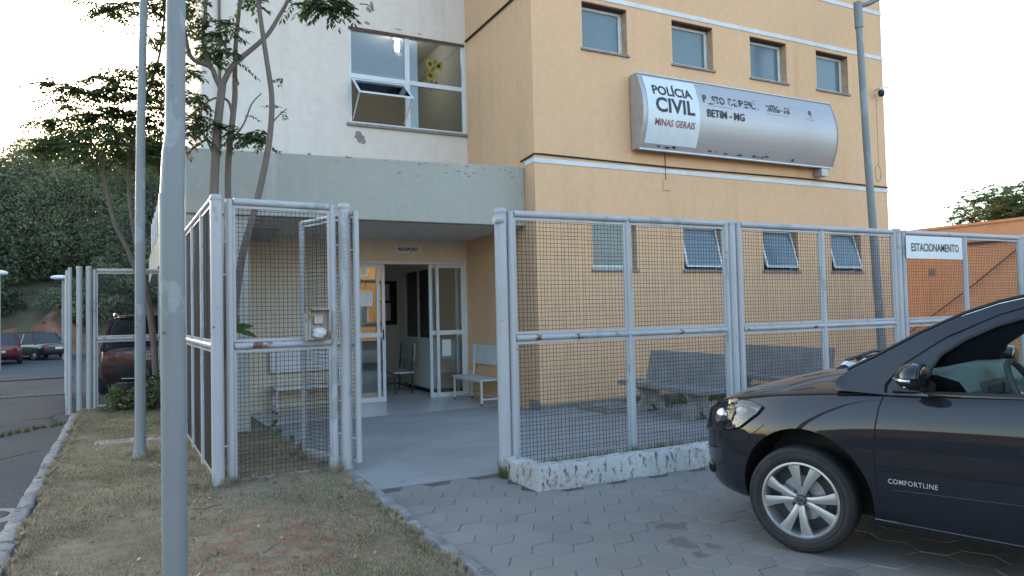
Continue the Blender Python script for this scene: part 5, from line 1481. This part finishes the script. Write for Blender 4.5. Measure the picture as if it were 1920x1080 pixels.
# ================================================================== OTHER CARS
def far_car(label, x, y, z, rz, L, W, H, hood, colr, suv=False, plate_txt=None, group='cars in the far car park'):
    """x fwd; origin at rear centre on the ground"""
    t = thing('parked_car', label, 'car', (x, y, z), rz, group)
    S = []
    belt = H * .60; w2 = W / 2
    pr = [(.0, .42, belt - .06, .80), (.06, .30, belt, .92), (.30, .24, belt + .01, .985), (.9, .22, belt + .01, 1.0), (L * .5, .22, belt - .01, 1.0), (L - hood, .22, belt - .03, 1.0), (L - .45, .23, belt - .12, .97), (L - .14, .26, belt - .22, .86), (L, .36, belt - .30, .70)]
    m = MB(); n = 12
    for (xx, zb, zt, k) in pr:
        half = [(0, zb), (w2 * k * .86, zb), (w2 * k * .97, zb + .10), (w2 * k, (zb + zt) * .5), (w2 * k * .975, zt - .10), (w2 * k * .88, zt), (0, zt + .03)]
        m.v += [(xx, a, b_) for a, b_ in half] + [(xx, -a, b_) for a, b_ in reversed(half[1:-1])]
    for i in range(len(pr) - 1):
        for k in range(n): m.f.append((i * n + k, i * n + (k + 1) % n, (i + 1) * n + (k + 1) % n, (i + 1) * n + k))
    m.f += [tuple(range(n)), tuple((len(pr) - 1) * n + k for k in range(n))]
    o = tmp_obj(m); q = o.modifiers.new('s', 'SUBSURF'); q.levels = 2
    me = evaluated(o); kill(o); me.materials.clear(); me.materials.append(MATS[colr]); me.shade_smooth(); me.name = 'body'
    bd = bpy.data.objects.new('body', me); COL.objects.link(bd); bd.parent = t
    bvl = BVHTree.FromPolygons([v_.co.copy() for v_ in me.vertices], [tuple(p.vertices) for p in me.polygons])
    # greenhouse
    xr0 = .10 if suv else .22; xr1 = .38 if suv else .75
    if not suv and L > 4.1: xr0, xr1 = .75, 1.25
    gp = [(xr0, belt - .02), (xr1, H - .03), (xr1 + .5, H), (L - hood - .75, H - .01), (L - hood - .55, H - .05), (L - hood + .12, belt - .02)]
    m = MB(); gx = lambda zz: w2 * (.90 - .20 * (zz - belt) / (H - belt))
    rings = []
    for (xx, zz) in gp: rings.append([(xx, -gx(zz), zz - .03), (xx, -gx(zz) * .86, zz), (xx, 0, zz + .025), (xx, gx(zz) * .86, zz), (xx, gx(zz), zz - .03)])
    m.v = [p for r_ in rings for p in r_]
    m.f = [(i * 5 + k, i * 5 + k + 1, (i + 1) * 5 + k + 1, (i + 1) * 5 + k) for i in range(1, 4) for k in range(4)]
    m.m = [0] * len(m.f)
    m.build('roof', colr, t, smooth=50, local=True)
    m = MB(); m.add(rings[0] + rings[1], [(k, k + 1, 6 + k, 5 + k) for k in range(4)]); rwn = m.build('rear_window', 'trim_gloss' if suv else 'cabin_dark', t, smooth=50, local=True)
    m = MB(); m.add(rings[4] + rings[5], [(k, k + 1, 6 + k, 5 + k) for k in range(4)]); m.build('windscreen', 'trim_gloss', t, smooth=50, local=True)
    for sy in (1, -1):
        poly = [(a, b_ - .03) for a, b_ in gp]
        ns_ = len(poly)
        m = MB(); m.add([(a, sy * gx(b_ + .03), b_) for a, b_ in poly] + [(poly[0][0], sy * gx(belt) , belt - .06)], [tuple(range(ns_))])
        m.build('side_window', 'trim_gloss' if suv else 'cabin_dark', t, local=True)
        for (xa, za, xb, zb) in ((gp[0][0], gp[0][1], gp[1][0], gp[1][1]), (gp[5][0], gp[5][1], gp[4][0], gp[4][1])):
            MB().bar((xa, sy * (gx(za) - .01), za - .03), (xb, sy * (gx(zb) - .015), zb - .02), .09, .05, (0, 1, 0)).build('pillar', colr, t, local=True)
        MB().bar((L * .46, sy * (gx(belt) - .0), belt - .03), (L * .46, sy * (gx(H) + .005), H - .06), .09, .03, (0, 1, 0)).build('pillar', colr, t, local=True)
    def rear(yy, zz, off):
        h = bvl.ray_cast(Vector((-3, yy, zz)), Vector((1, 0, 0))); return Vector(h[0]) + Vector((-off, 0, 0)) if h[0] is not None else Vector((.05, yy, zz))
    def pt(y0, y1, z0, z1, off, nm, mat, par=None, nn=6):
        rows = [[(a, b_) for a in np.linspace(y0, y1, nn)] for b_ in np.linspace(z0, z1, 5)]
        mm = MB(); v = [rear(*q, off) for r_ in rows for q in r_]
        f = [(j * nn + i, j * nn + i + 1, (j + 1) * nn + i + 1, (j + 1) * nn + i) for j in range(4) for i in range(nn - 1)]
        return mm.add(v, f).build(nm, mat, par or t, smooth=180, local=True)
    for sy in (1, -1):
        pt(sy * w2 * .62, sy * w2 * .86, belt - .28, belt - .06, .012, 'tail_lamp', 'lamp_red')
        if suv: pt(sy * w2 * .60, sy * w2 * .80, .50, .56, .035, 'bumper_reflector', 'lamp_red')
    pt(-w2 * .82, w2 * .82, .34, .64 if suv else .5, .02, 'rear_bumper', 'plastic_black' if suv else colr, nn=14)
    np_ = pt(-.21, .21, belt - .26 if suv else .56, belt - .13 if suv else .68, .03, 'number_plate', 'number_plate')
    if plate_txt:
        v, f = text_mb(plate_txt, .12, .003); wd = text_width(v)
        MB().add([rear(.18 - a * .36 / wd, belt - .24 + b_, .035) for a, b_ in v], f).build('plate_lettering', 'bench_dark', np_, local=True)
    if suv:
        for sy in (1, -1):
            MB().tube([(.45, sy * gx(H) * .95, H - .01), (.55, sy * gx(H) * .95, H + .05), (1.7, sy * gx(H) * .95, H + .055), (2.0, sy * gx(H) * .95, H)], .02, 8).build('roof_rail', 'chrome', t, smooth=60, local=True)
        MB().box(.28, .5, -gx(H) * .8, gx(H) * .8, H - .015, H + .02).build('rear_spoiler', colr, t, bevel=.01, local=True)
        MB().tube([(.0, -.45, .36), (-.02, 0, .34), (.0, .45, .36)], .018, 8).build('bumper_trim', 'chrome', t, local=True)
        MB().tube([(.10, .05, belt + .05), (.16, -.4, belt + .1)], .01, 6).build('rear_wiper', 'plastic_black', rwn, local=True)
    for xx in (.78, L - .82):
        for sy in (1, -1):
            wr = .33 if suv else .30
            wh = MB().lathe([(.0, .04), (wr * .62, .05), (wr * .66, .09), (wr * .95, .10), (wr, .07), (wr, -.07), (wr * .9, -.1), (0, -.1)], (xx, sy * (w2 - .10), wr), (0, sy, 0), 24).build('wheel', 'tyre_rubber', t, smooth=50, local=True)
            MB().lathe([(.0, .06), (wr * .2, .065), (wr * .6, .055), (wr * .62, .051)], (xx, sy * (w2 - .10), wr), (0, sy, 0), 20).build('rim', 'rim_silver', wh, smooth=50, local=True)
    return t
far_car('dark red tall estate car seen from behind through the far fence', -.10, 16.9, -.06, R(89), 4.3, 1.82, 1.66, 1.0, 'car_paint_red', True, 'OUT-1940', 'cars by the far fence')
far_car('dark red hatchback seen from behind at the left edge of the car park', -6.35, 41.0, -.46, R(97), 3.7, 1.66, 1.50, .9, 'car_paint_darkred')
far_car('black hatchback with pale number plate between the red and grey cars', -5.85, 46.2, -.47, R(96), 3.8, 1.66, 1.46, .9, 'car_paint_black')
far_car('dark grey sedan parked by the hill just left of the far fence posts', -4.35, 44.6, -.47, R(128), 4.3, 1.70, 1.45, 1.0, 'car_paint_grey')
far_car('silver car only just showing at the left photo edge', -7.05, 37.5, -.44, R(98), 3.8, 1.66, 1.48, .9, 'car_paint_silver')

# ================================================================== PLANTS
class Leaves:
    def __init__(s): s.v = []; s.n = 0
    def leaf(s, p, d, l_, w_, up):
        sd = d.cross(up)
        if sd.length < 1e-4: sd = Vector((1, 0, 0))
        sd.normalize()
        nn = sd.cross(d)
        m_ = p + d * (l_ * .45) - nn * (l_ * .05)
        s.v += [p, m_ + sd * w_ * .5 + nn * l_ * .06, p + d * l_ - nn * l_ * .16, m_ - sd * w_ * .5 + nn * l_ * .06]; s.n += 1
    def spray(s, p, d, L, n, ll, lw, droop=.35):
        p = Vector(p); d = Vector(d).normalized()
        up = Vector((0, 0, 1)); sd = d.cross(up)
        if sd.length < 1e-3: sd = Vector((1, 0, 0))
        sd.normalize()
        for k in range(n):
            t = (k + .6) / n
            q = p + d * L * t + Vector((0, 0, -droop * L * t * t))
            dd = (d + Vector((0, 0, -2 * droop * t))).normalized()
            for sg in (1, -1):
                if rng.random() < .1: continue
                ld = (dd * .55 + sd * sg * .85 + Vector((0, 0, rng.uniform(-.45, .1)))).normalized()
                s.leaf(q, ld, ll * rng.uniform(.75, 1.15), lw * rng.uniform(.8, 1.2), up + Vector((rng.uniform(-.5, .5), rng.uniform(-.5, .5), 0)))
        s.leaf(p + d * L + Vector((0, 0, -droop * L)), (d + Vector((0, 0, -droop))).normalized(), ll, lw, up)
    def cluster(s, c, r, n, L, nl, ll, lw, flat=.6, droop=.35):
        for _ in range(n):
            a = rng.random() * 6.283; e = rng.uniform(-.5, .7)
            d = Vector((math.cos(a) * math.cos(e), math.sin(a) * math.cos(e), math.sin(e) * flat))
            o = Vector(c) + Vector((rng.gauss(0, r * .45), rng.gauss(0, r * .45), rng.gauss(0, r * .4 * flat)))
            s.spray(o, d, L * rng.uniform(.7, 1.2), nl, ll, lw, droop)
    def build(s, name, mat, parent=None):
        v = np.array([tuple(p) for p in s.v], dtype=np.float32)
        if parent is not None:
            r_ = parent
            while r_.parent: r_ = r_.parent
            inv = np.array(r_.matrix_basis.inverted())
            v = v @ inv[:3, :3].T + inv[:3, 3]
        return raw_mesh(name, v, np.arange(len(v)).reshape(-1, 4), mat, parent)
def smooth_pts(pts, n=6):
    P = [Vector(p) for p in pts]; out = []
    for i in range(len(P) - 1):
        a, b_, c, d = P[max(i - 1, 0)], P[i], P[i + 1], P[min(i + 2, len(P) - 1)]
        for k in range(n):
            t = k / n
            out.append(.5 * ((2 * b_) + (c - a) * t + (2 * a - 5 * b_ + 4 * c - d) * t * t + (3 * b_ - a - 3 * c + d) * t ** 3))
    return out + [P[-1]]
def limb(root, name, pts, r0, r1, par=None):
    q = smooth_pts(pts); n = len(q)
    m = MB(); m.tube(q, [r0 + (r1 - r0) * i / (n - 1) for i in range(n)], 8)
    return m.build(name, 'bark', par or root, smooth=180)
# multi-stemmed tree inside the fence corner
ft = thing('slender_tree', 'multi stemmed tree behind the gate panel, thin trunks rising past the canopy', 'tree', (.62, 8.3, 0))
tA = limb(ft, 'trunk', [(.60, 8.3, -.05), (.585, 8.3, 1.2), (.60, 8.3, 2.3), (.615, 8.3, 2.82), (.65, 8.3, 3.5), (.71, 8.3, 4.06)], .055, .042)
tB = limb(ft, 'trunk', [(.68, 8.42, -.05), (.74, 8.45, 1.4), (.77, 8.45, 2.55), (.78, 8.45, 3.27), (.85, 8.45, 3.94), (.855, 8.45, 4.18), (.87, 8.45, 4.61), (.92, 8.45, 5.2), (.95, 8.5, 6.2)], .045, .018)
tC = limb(ft, 'trunk', [(.70, 8.2, -.05), (.73, 8.12, .8), (.78, 8.1, 1.48), (.88, 8.1, 2.17), (1.0, 8.1, 2.63), (1.11, 8.1, 3.11), (1.18, 8.1, 3.53), (1.2, 8.1, 3.94), (1.15, 8.1, 4.35), (1.07, 8.1, 5.0), (1.02, 8.1, 5.9)], .05, .022)
limb(ft, 'branch', [(.70, 8.3, 4.02), (.64, 8.3, 4.15), (.59, 8.3, 4.25), (.41, 8.28, 4.31), (.35, 8.25, 4.51), (.30, 8.2, 4.9)], .032, .016, tA)
limb(ft, 'branch', [(.59, 8.3, 4.25), (.54, 8.32, 4.45), (.52, 8.33, 4.62), (.56, 8.35, 5.0), (.6, 8.4, 5.8)], .028, .014, tA)
limb(ft, 'branch', [(.70, 8.3, 4.03), (.76, 8.3, 4.18), (.84, 8.3, 4.32), (1.07, 8.3, 4.56), (1.21, 8.3, 4.73), (1.36, 8.3, 5.01), (1.5, 8.3, 5.25), (1.9, 8.25, 5.6)], .034, .016, tA)
limb(ft, 'branch', [(.83, 8.45, 3.75), (.78, 8.4, 3.92), (.66, 8.35, 3.93), (.54, 8.33, 3.84), (.44, 8.3, 3.60)], .016, .008, tB)
limb(ft, 'branch', [(.82, 8.45, 3.50), (.94, 8.4, 3.68), (1.02, 8.35, 3.9), (1.12, 8.3, 4.02)], .012, .006, tB)
limb(ft, 'branch', [(.61, 8.3, 3.3), (.52, 8.3, 3.5), (.40, 8.28, 3.62)], .012, .006, tA)
limb(ft, 'branch', [(1.19, 8.1, 3.62), (1.26, 8.1, 3.72), (1.36, 8.1, 3.82)], .010, .005, tC)
lv = Leaves()
for (x, z, n, r) in ((.62, 4.64, 7, .16), (.76, 4.72, 4, .12), (.41, 4.62, 5, .15), (.74, 4.40, 6, .13), (.55, 4.42, 5, .12), (.40, 3.62, 6, .15), (.59, 3.61, 4, .12), (.46, 3.90, 4, .11), (.88, 3.56, 3, .08), (.98, 3.50, 5, .12), (1.06, 3.56, 4, .09), (1.62, 5.16, 5, .13), (1.78, 5.14, 9, .15), (2.0, 5.15, 9, .15), (1.90, 5.3, 6, .2), (1.02, 5.03, 4, .08), (1.2, 5.5, 8, .3), (.5, 5.3, 10, .25), (.36, 5.2, 8, .2), (.48, 3.5, 5, .12), (.36, 4.2, 4, .12), (.44, 4.85, 6, .16)):
    lv.cluster((x, 8.28, z), r, int(n * 2.0), .20, 7, .080, .033, .7, .45)
for (x, z) in ((1.30, 4.16), (1.36, 3.80), (.95, 3.72)): lv.cluster((x, 8.2, z), .05, 2, .10, 4, .05, .02, .6)
lv.build('crown', 'leaf_tree', ft)
ly = Leaves()
for (x, z) in ((1.29, 4.17), (1.22, 3.84)): ly.cluster((x, 8.15, z), .04, 3, .09, 4, .05, .02, .6)
for (x, z) in ((.72, 4.42), (.58, 4.66)): ly.cluster((x, 8.2, z), .08, 1, .15, 5, .06, .024, .6)
ly.build('young_leaves', 'leaf_young', ft)
ld = Leaves()
for (x, z, n) in ((.52, 3.84, 3), (.53, 3.75, 3), (.36, 3.40, 2), (.80, 4.15, 1)): ld.cluster((x, 8.3, z), .05, n, .10, 5, .06, .03, 1.3, .9)
ld.build('dead_leaves', 'leaf_dead', ft)

# umbrella-crowned tree at the end of the lawn
lt = thing('umbrella_tree', 'leaning feathery leaved tree with flat layered crown at the end of the lawn', 'tree', (.07, 13.5, 0))
t1 = limb(lt, 'trunk', [(.10, 13.55, -.05), (.07, 13.6, .5), (-.02, 13.6, 1.6), (-.3, 13.6, 2.59), (-.53, 13.6, 3.13), (-.66, 13.6, 3.75), (-.72, 13.6, 4.25)], .055, .03)
t2 = limb(lt, 'trunk', [(.12, 13.65, -.05), (.02, 13.65, 1.5), (-.14, 13.65, 2.41), (-.29, 13.65, 3.32), (-.31, 13.65, 4.23), (-.12, 13.65, 5.17), (.16, 13.6, 6.13), (.28, 13.6, 7.5)], .042, .018)
for pts in ([(-.70, 13.6, 4.0), (-.95, 13.5, 4.3), (-1.25, 13.4, 4.45)], [(-.70, 13.6, 4.15), (-1.0, 13.6, 4.75), (-1.25, 13.55, 5.15), (-1.36, 13.5, 5.45)], [(-.71, 13.6, 4.2), (-.6, 13.5, 4.7), (-.5, 13.45, 5.2)], [(-.31, 13.65, 4.2), (-.1, 13.5, 4.35), (.15, 13.4, 4.45)], [(-.31, 13.65, 4.3), (-.28, 13.6, 4.8), (-.17, 13.6, 5.2)], [(.16, 13.6, 6.13), (-.2, 13.5, 6.6), (-.6, 13.4, 6.8)], [(-.1, 13.6, 5.2), (.1, 13.5, 5.4), (.26, 13.4, 5.5)]):
    limb(lt, 'branch', pts, .018, .006, t1)
lv = Leaves()
for _ in range(400):
    a = rng.random() * 6.283; r_ = math.sqrt(rng.random())
    c = Vector((-.55 + 1.0 * r_ * math.cos(a), 13.6 + .9 * r_ * math.sin(a), 4.38 + .26 * (1 - r_ * r_) + rng.gauss(0, .09) - .12 * r_))
    lv.spray(c, Vector((math.cos(a) + rng.gauss(0, .4), math.sin(a) + rng.gauss(0, .4), .12)), rng.uniform(.28, .42), 8, .10, .038, .35)
for (x, z, n) in ((-1.33, 5.42, 5), (-.65, 5.62, 5), (-.3, 5.66, 6), (-1.05, 5.35, 5), (.05, 5.6, 5), (-1.42, 4.75, 6), (-1.2, 5.1, 6), (-1.0, 4.85, 6), (-.8, 5.3, 7), (-.5, 5.4, 8), (-.2, 5.3, 9), (-.75, 4.95, 8), (-.45, 5.05, 9), (-.15, 4.95, 8), (0, 5.83, 6), (.16, 6.4, 7), (.22, 5.45, 8), (.24, 4.85, 8), (.12, 4.35, 9), (.3, 4.45, 7), (-.64, 6.80, 7), (-.36, 6.82, 6), (.1, 5.15, 7), (.3, 5.9, 6), (.1, 6.9, 9), (.4, 7.2, 10), (-.5, 4.75, 7)):
    lv.cluster((x, 13.55, z), .24, int(n * 3.2), .36, 8, .11, .040, .35, .28)
lv.build('crown', 'leaf_tree', lt)

# tree beyond the neighbouring wall
nt_ = thing('garden_tree', 'bushy green tree showing above the terracotta wall on the right', 'tree', (21.5, 11.2, 0))
tk = limb(nt_, 'trunk', [(21.5, 11.2, -.05), (21.4, 11.3, 2.0), (21.5, 11.2, 4.2)], .12, .05)
for k in range(6):
    a = k * 1.05; limb(nt_, 'branch', [(21.42, 11.25, 2.6 + .2 * k), (21.45 + .6 * math.cos(a), 11.2 + .7 * math.sin(a), 3.6), (21.45 + 1.1 * math.cos(a), 11.2 + 1.4 * math.sin(a), 4.3)], .04, .012, tk)
lv = Leaves()
for _ in range(230):
    a = rng.random() * 6.283; r_ = rng.random() ** .5
    c = (21.5 + 1.5 * r_ * math.cos(a), 10.75 + 1.9 * r_ * math.sin(a), 4.05 + rng.uniform(-.55, .75) * (1 - .5 * r_))
    lv.cluster(c, .28, 4, .3, 6, .13, .065, .9, .3)
lv.build('crown', 'leaf_olive', nt_)

# wooded hillside, one mass
q = []
for i in range(230):
    x = nrg.uniform(-70, 22); y = nrg.uniform(54, 92)
    q.append((x, y))
V = []; TI = []
for (x, y) in q + [(nrg.uniform(-15, 4), nrg.uniform(55, 84)) for _ in range(58)] + [(-11.5 + k * .9, 58 + (k % 3) * 2.2) for k in range(14)] + [(nrg.uniform(-14, 1), nrg.uniform(52.6, 56)) for _ in range(34)] + [(-11.4, 74), (-12.2, 75), (-8.5, 75), (-5.5, 76), (-3, 76), (-1, 75), (1, 75), (3, 74)]:
    near = -17 < x < 6
    if y < 57 and -9.2 < x < -4.2: continue
    h = hill_h(x, y)
    if h < -.3: h = -.3
    if x > 8 and h < 1: continue
    R0 = nrg.uniform(1.5, 3.6); ht = nrg.uniform(4.2, 8.8) * (.75 if y < 60 else 1)
    if -.5 > x > -12 and y < 62: ht *= .8
    if y < 57: ht *= .42; R0 *= .7
    n = 2300 if near else 220
    sz = (.095 if near else .40)
    d = nrg.normal(size=(n, 3)); d /= np.linalg.norm(d, axis=1)[:, None]
    rr = nrg.uniform(.55, 1.05, n) ** .6
    lump = 1 + .32 * np.sin(d[:, 0] * 5 + x) * np.sin(d[:, 2] * 6 + y) + .12 * np.sin(d[:, 0] * 11 - y) * np.sin(d[:, 1] * 9 + x)
    p = d * (rr * lump)[:, None] * np.array([R0, R0, ht * .55]) + np.array([x, y, h + ht * .52])
    a = nrg.normal(size=(n, 3)); a /= np.linalg.norm(a, axis=1)[:, None]
    b2 = np.cross(a, d + .6 * nrg.normal(size=(n, 3))); b2 /= np.linalg.norm(b2, axis=1)[:, None] + 1e-6
    s1 = (sz * nrg.uniform(.6, 1.5, n))[:, None]; s2 = s1 * .55
    TI.append(np.full(n * 4, nrg.random())); V.append(np.stack([p - a * s1, p + b2 * s2, p + a * s1, p - b2 * s2], 1).reshape(-1, 3))
V = np.concatenate(V)
wd_ = raw_mesh('woodland', V, np.arange(len(V)).reshape(-1, 4), 'leaf_wood')
wd_.data.attributes.new('tint', 'FLOAT', 'POINT').data.foreach_set('value', np.concatenate(TI).astype(np.float32))
tag(wd_, 'dense dark green wood covering the hillside behind the car park', 'wood', kind='stuff')

# lawn grass
def grass(name, n, keep, h0, h1, w0, w1, mat, yr=(3.2, 14.2), pw=1.7):
    V = []
    u = nrg.random(n); t = nrg.random(n) ** pw
    y = yr[0] + (yr[1] - yr[0]) * t
    xl = -.80 - .0281 * (y - 5.27); xr = np.where(y < 6.9, 1.62, 1.62 - .052 * (y - 6.9))
    x = xl + (xr - xl) * (.015 + .97 * u)
    k = keep(x, y); x, y = x[k], y[k]; n = len(x)
    ok = ~((x > .38) & (y > 9.9)); x, y = x[ok], y[ok]; n = len(x)
    z = np.full(n, .018)
    a = nrg.random(n) * 6.283; lean = nrg.uniform(.2, 1.6, n); h = nrg.uniform(h0, h1, n); w_ = nrg.uniform(w0, w1, n) / 2 * (1 + .06 * (y - 3))
    dx, dy = np.cos(a), np.sin(a); px_, py_ = -dy, dx
    p0 = np.stack([x - px_ * w_, y - py_ * w_, z], 1); p1 = np.stack([x + px_ * w_, y + py_ * w_, z], 1)
    p2 = np.stack([x + dx * h * lean * .6, y + dy * h * lean * .6, z + h / (1 + .4 * lean)], 1)
    V = np.stack([p0, p1, p2], 1).reshape(-1, 3)
    o = raw_mesh(name, V, np.arange(len(V)).reshape(-1, 3), mat)
    return o
def field(x, y, s, ph): return np.sin(x * s + ph) * np.sin(y * s * .8 - ph) + .6 * np.sin(x * s * 2.3 - y * s * 1.7 + ph) + .4 * np.sin(x * s * 5.1 + y * s * 4.3)
def bare(x, y): return np.exp(-(((x - .72) / .55) ** 2 + ((y - 5.0) / .75) ** 2))
tag(grass('dry_grass', 300000, lambda x, y: (field(x, y, 2.1, .5) + nrg.normal(0, .8, len(x)) > -1.5) & (nrg.random(len(x)) > 1.15 * bare(x, y) * (field(x, y, 4, 2) > -.5)), .010, .032, .003, .006, 'grass_dry'), 'short dry straw coloured grass of the lawn', 'grass', kind='stuff')
tag(grass('green_grass', 120000, lambda x, y: (field(x, y, 1.7, 2.2) + .35 * (x > 1.1) + .2 * (x < -.3) + .5 * (y > 9) + nrg.normal(0, .8, len(x)) > .35) & (nrg.random(len(x)) > 1.1 * bare(x, y)), .012, .034, .003, .006, 'grass_green'), 'patches of greener grass in the lawn', 'grass', kind='stuff')
# tufts along posts and kerbs
def tufts(name, spots, mat, label, cnt=60, h=(.05, .16), spread=.06):
    V = []
    for (x, y, z, sc_) in spots:
        for _ in range(cnt):
            a = rng.random() * 6.283; r_ = rng.random() * spread * sc_; hh = rng.uniform(*h) * sc_; ln = rng.uniform(.1, .7)
            bx, by = x + r_ * math.cos(a), y + r_ * math.sin(a); w_ = .004
            V += [(bx - w_ * math.sin(a), by + w_ * math.cos(a), z), (bx + w_ * math.sin(a), by - w_ * math.cos(a), z), (bx + ln * hh * math.cos(a), by + ln * hh * math.sin(a), z + hh)]
    V = np.array(V); return tag(raw_mesh(name, V, np.arange(len(V)).reshape(-1, 3), mat), label, 'grass', kind='stuff')
sp = [(.50 + rng.uniform(-.12, .12), 6.85 + rng.uniform(-.1, .1), 0, rng.uniform(.5, 1)) for _ in range(8)] + [(.66, 6.95, 0, .8), (1.62, 7.0, 0, .9), (1.55, 6.85, 0, .8), (1.58, 7.1, 0, .8)]
sp += [(.66 + k * .055, 6.93 + rng.uniform(-.06, .05) + k * .006, .01, rng.uniform(.25, .6)) for k in range(18)]
sp += [(.50 - .04 * k / 8 + rng.uniform(-.08, .05), 7.0 + k * .34, 0, rng.uniform(.5, 1.1)) for k in range(9)] + [(-.11 + rng.uniform(-.2, .2), 8.78 + rng.uniform(-.2, .3), 0, rng.uniform(.4, .9)) for _ in range(14)]
sp += [(lawn_left(y) + rng.uniform(-.03, .08), y, .01, rng.uniform(.2, .5)) for y in np.arange(4.5, 14, .11)] + [(1.60 + rng.uniform(-.06, .03), y, .01, rng.uniform(.2, .5)) for y in np.arange(3.6, 6.9, .06)]
tufts('grass_tuft_dry', sp, 'grass_dry', 'tufts of longer dry grass round the fence posts')
sp = [(2.86 + rng.uniform(-.03, .03), 5.9 + rng.uniform(-.08, .12), 0, rng.uniform(.6, 1.3)) for _ in range(4)] + [(3.04 + k * .055 + rng.uniform(-.03, .03), 5.41 + rng.uniform(0, .04), .15, rng.uniform(.35, .8)) for k in range(110)]
sp += [(-1.22 - .045 * k + rng.uniform(-.04, .04), 12.9 - .06 * k + rng.uniform(-.06, .06), -.06, rng.uniform(.3, .7)) for k in range(16)] + [(1.5 + rng.uniform(-.15, .1), 7.3 + k * .3, .0, rng.uniform(.3, .8)) for k in range(12)] 
tufts('grass_tuft_green', sp, 'grass_green', 'green weeds along the white kerb and path edges', 45)
# planted strip by the yellow wall
sp = [(rng.uniform(6.9, 12), rng.uniform(8.7, 9.45), 0, rng.uniform(.6, 1.5)) for _ in range(90)]
tufts('grass_strip', sp, 'grass_green', 'grass growing under the concrete benches by the yellow wall', 50, (.06, .2), .14)

# shrubs at the far fence, and the broad leaved plant by the gate panel
def shrub(label, x, y, h, r, n, mat, nm='shrub', cat='shrub', ll=.09, lw=.045):
    t = thing(nm, label, cat, (x, y, 0), 0, 'shrubs at the end of the lawn')
    m = MB()
    for k in range(5):
        a = k * 1.3; m.tube([(x, y, -.02), (x + .3 * r * math.cos(a), y + .3 * r * math.sin(a), h * .5), (x + .7 * r * math.cos(a), y + .7 * r * math.sin(a), h * .85)], [.010, .008, .004], 5)
    tag(m.build('stems', 'bark', t), kind='stuff')
    lv = Leaves()
    for _ in range(n):
        a = rng.random() * 6.283; q_ = rng.random() ** .6
        lv.cluster((x + r * q_ * math.cos(a), y + r * q_ * math.sin(a), h * rng.uniform(.12, .95) * (1 - .35 * q_)), .07, 2, .13, 4, ll, lw, 1.0, .3)
    lv.build('foliage', mat, t)
shrub('leafy green shrub right of the thin pole, below the far fence panel', .10, 13.2, .85, .32, 42, 'leaf_tree')
shrub('pale green weed plant left of the thin pole, before the red car', -.55, 13.45, .55, .16, 12, 'leaf_young')
shrub('low spreading weeds at the foot of the far fence', -.25, 13.55, .4, .35, 26, 'leaf_tree')
bl = thing('broadleaf_plant', 'plant with long glossy leaves seen through the gate panel', 'plant', (.80, 8.75, 0))
m = MB(); m.tube([(.80, 8.75, -.02), (.81, 8.75, .7), (.84, 8.74, 1.25), (.86, 8.73, 1.42)], [.018, .014, .01, .006], 6); m.build('stem', 'bark', bl, smooth=180)
for (dx, dz, ln) in ((.9, .35, .24), (.95, -.1, .26), (.2, .9, .26), (-.8, .4, .25), (.7, -.35, .2), (-.6, .8, .24), (-.9, -.1, .22), (.5, .75, .22)):
    d = Vector((dx, rng.uniform(-.5, .2), dz)).normalized(); p = Vector((.845, 8.74, 1.30 + rng.uniform(-.06, .08)))
    sd = d.cross(Vector((0, 1, .2))).normalized(); nn = Vector((0, -1, 0))
    m = MB(); n = 6
    for k in range(n + 1):
        t = k / n; w_ = .034 * math.sin(math.pi * min(1, .08 + t * .92)) ** .8
        c = p + d * ln * t + Vector((0, 0, -.06 * t * t)); m.v += [tuple(c + sd * w_), tuple(c - nn * -.008), tuple(c - sd * w_)]
    m.f = [(k * 3 + j, k * 3 + j + 1, k * 3 + j + 4, k * 3 + j + 3) for k in range(n) for j in range(2)]; m.m = [0] * len(m.f)
    m.build('leaf', 'leaf_tree', bl, smooth=180)
# litter on the lawn
V = []
for _ in range(420):
    y = 3.6 + 9 * rng.random() ** 1.5; x = lawn_left(y) + rng.random() * (lawn_right(y) - lawn_left(y)); a = rng.random() * 6.283; s_ = rng.uniform(.01, .035); w_ = rng.uniform(.25, .5)
    dx, dy = math.cos(a) * s_, math.sin(a) * s_
    V += [(x - dx, y - dy, .035), (x + dy * w_, y - dx * w_, .045), (x + dx, y + dy, .038), (x - dy * w_, y + dx * w_, .03)]
V = np.array(V); tag(raw_mesh('leaf_litter', V, np.arange(len(V)).reshape(-1, 4), 'leaf_dead'), 'fallen brown leaves scattered over the lawn', 'leaves', kind='stuff')
for (x, y, a, l_) in ((.35, 6.0, .3, .16), (.95, 5.2, 1.0, .2), (.2, 6.9, .1, .2), (.62, 4.7, .8, .18), (1.1, 6.6, .5, .12)):
    m = MB(); m.tube([(x, y, .04), (x + l_ * .5 * math.cos(a), y + l_ * .5 * math.sin(a), .05), (x + l_ * math.cos(a + .2), y + l_ * math.sin(a + .2), .04)], .006, 5); m.build('twig', 'bark', lawn)
for (x, y, r_) in ((1.08, 4.76, .10), (.70, 5.62, .08), (.80, 5.0, .13), (.52, 5.35, .12), (.5, 4.75, .15), (.95, 4.45, .12)):
    m = MB(); n = 14
    m.v = [(x, y, .034)] + [(x + r_ * (1 + .35 * math.sin(3 * k + x * 9)) * math.cos(6.283 * k / n), y + .6 * r_ * (1 + .35 * math.sin(2 * k + y * 7)) * math.sin(6.283 * k / n), .012) for k in range(n)]
    m.f = [(0, 1 + k, 1 + (k + 1) % n) for k in range(n)]; m.m = [0] * n
    m.build('soil_patch', 'red_soil', lawn, smooth=180)
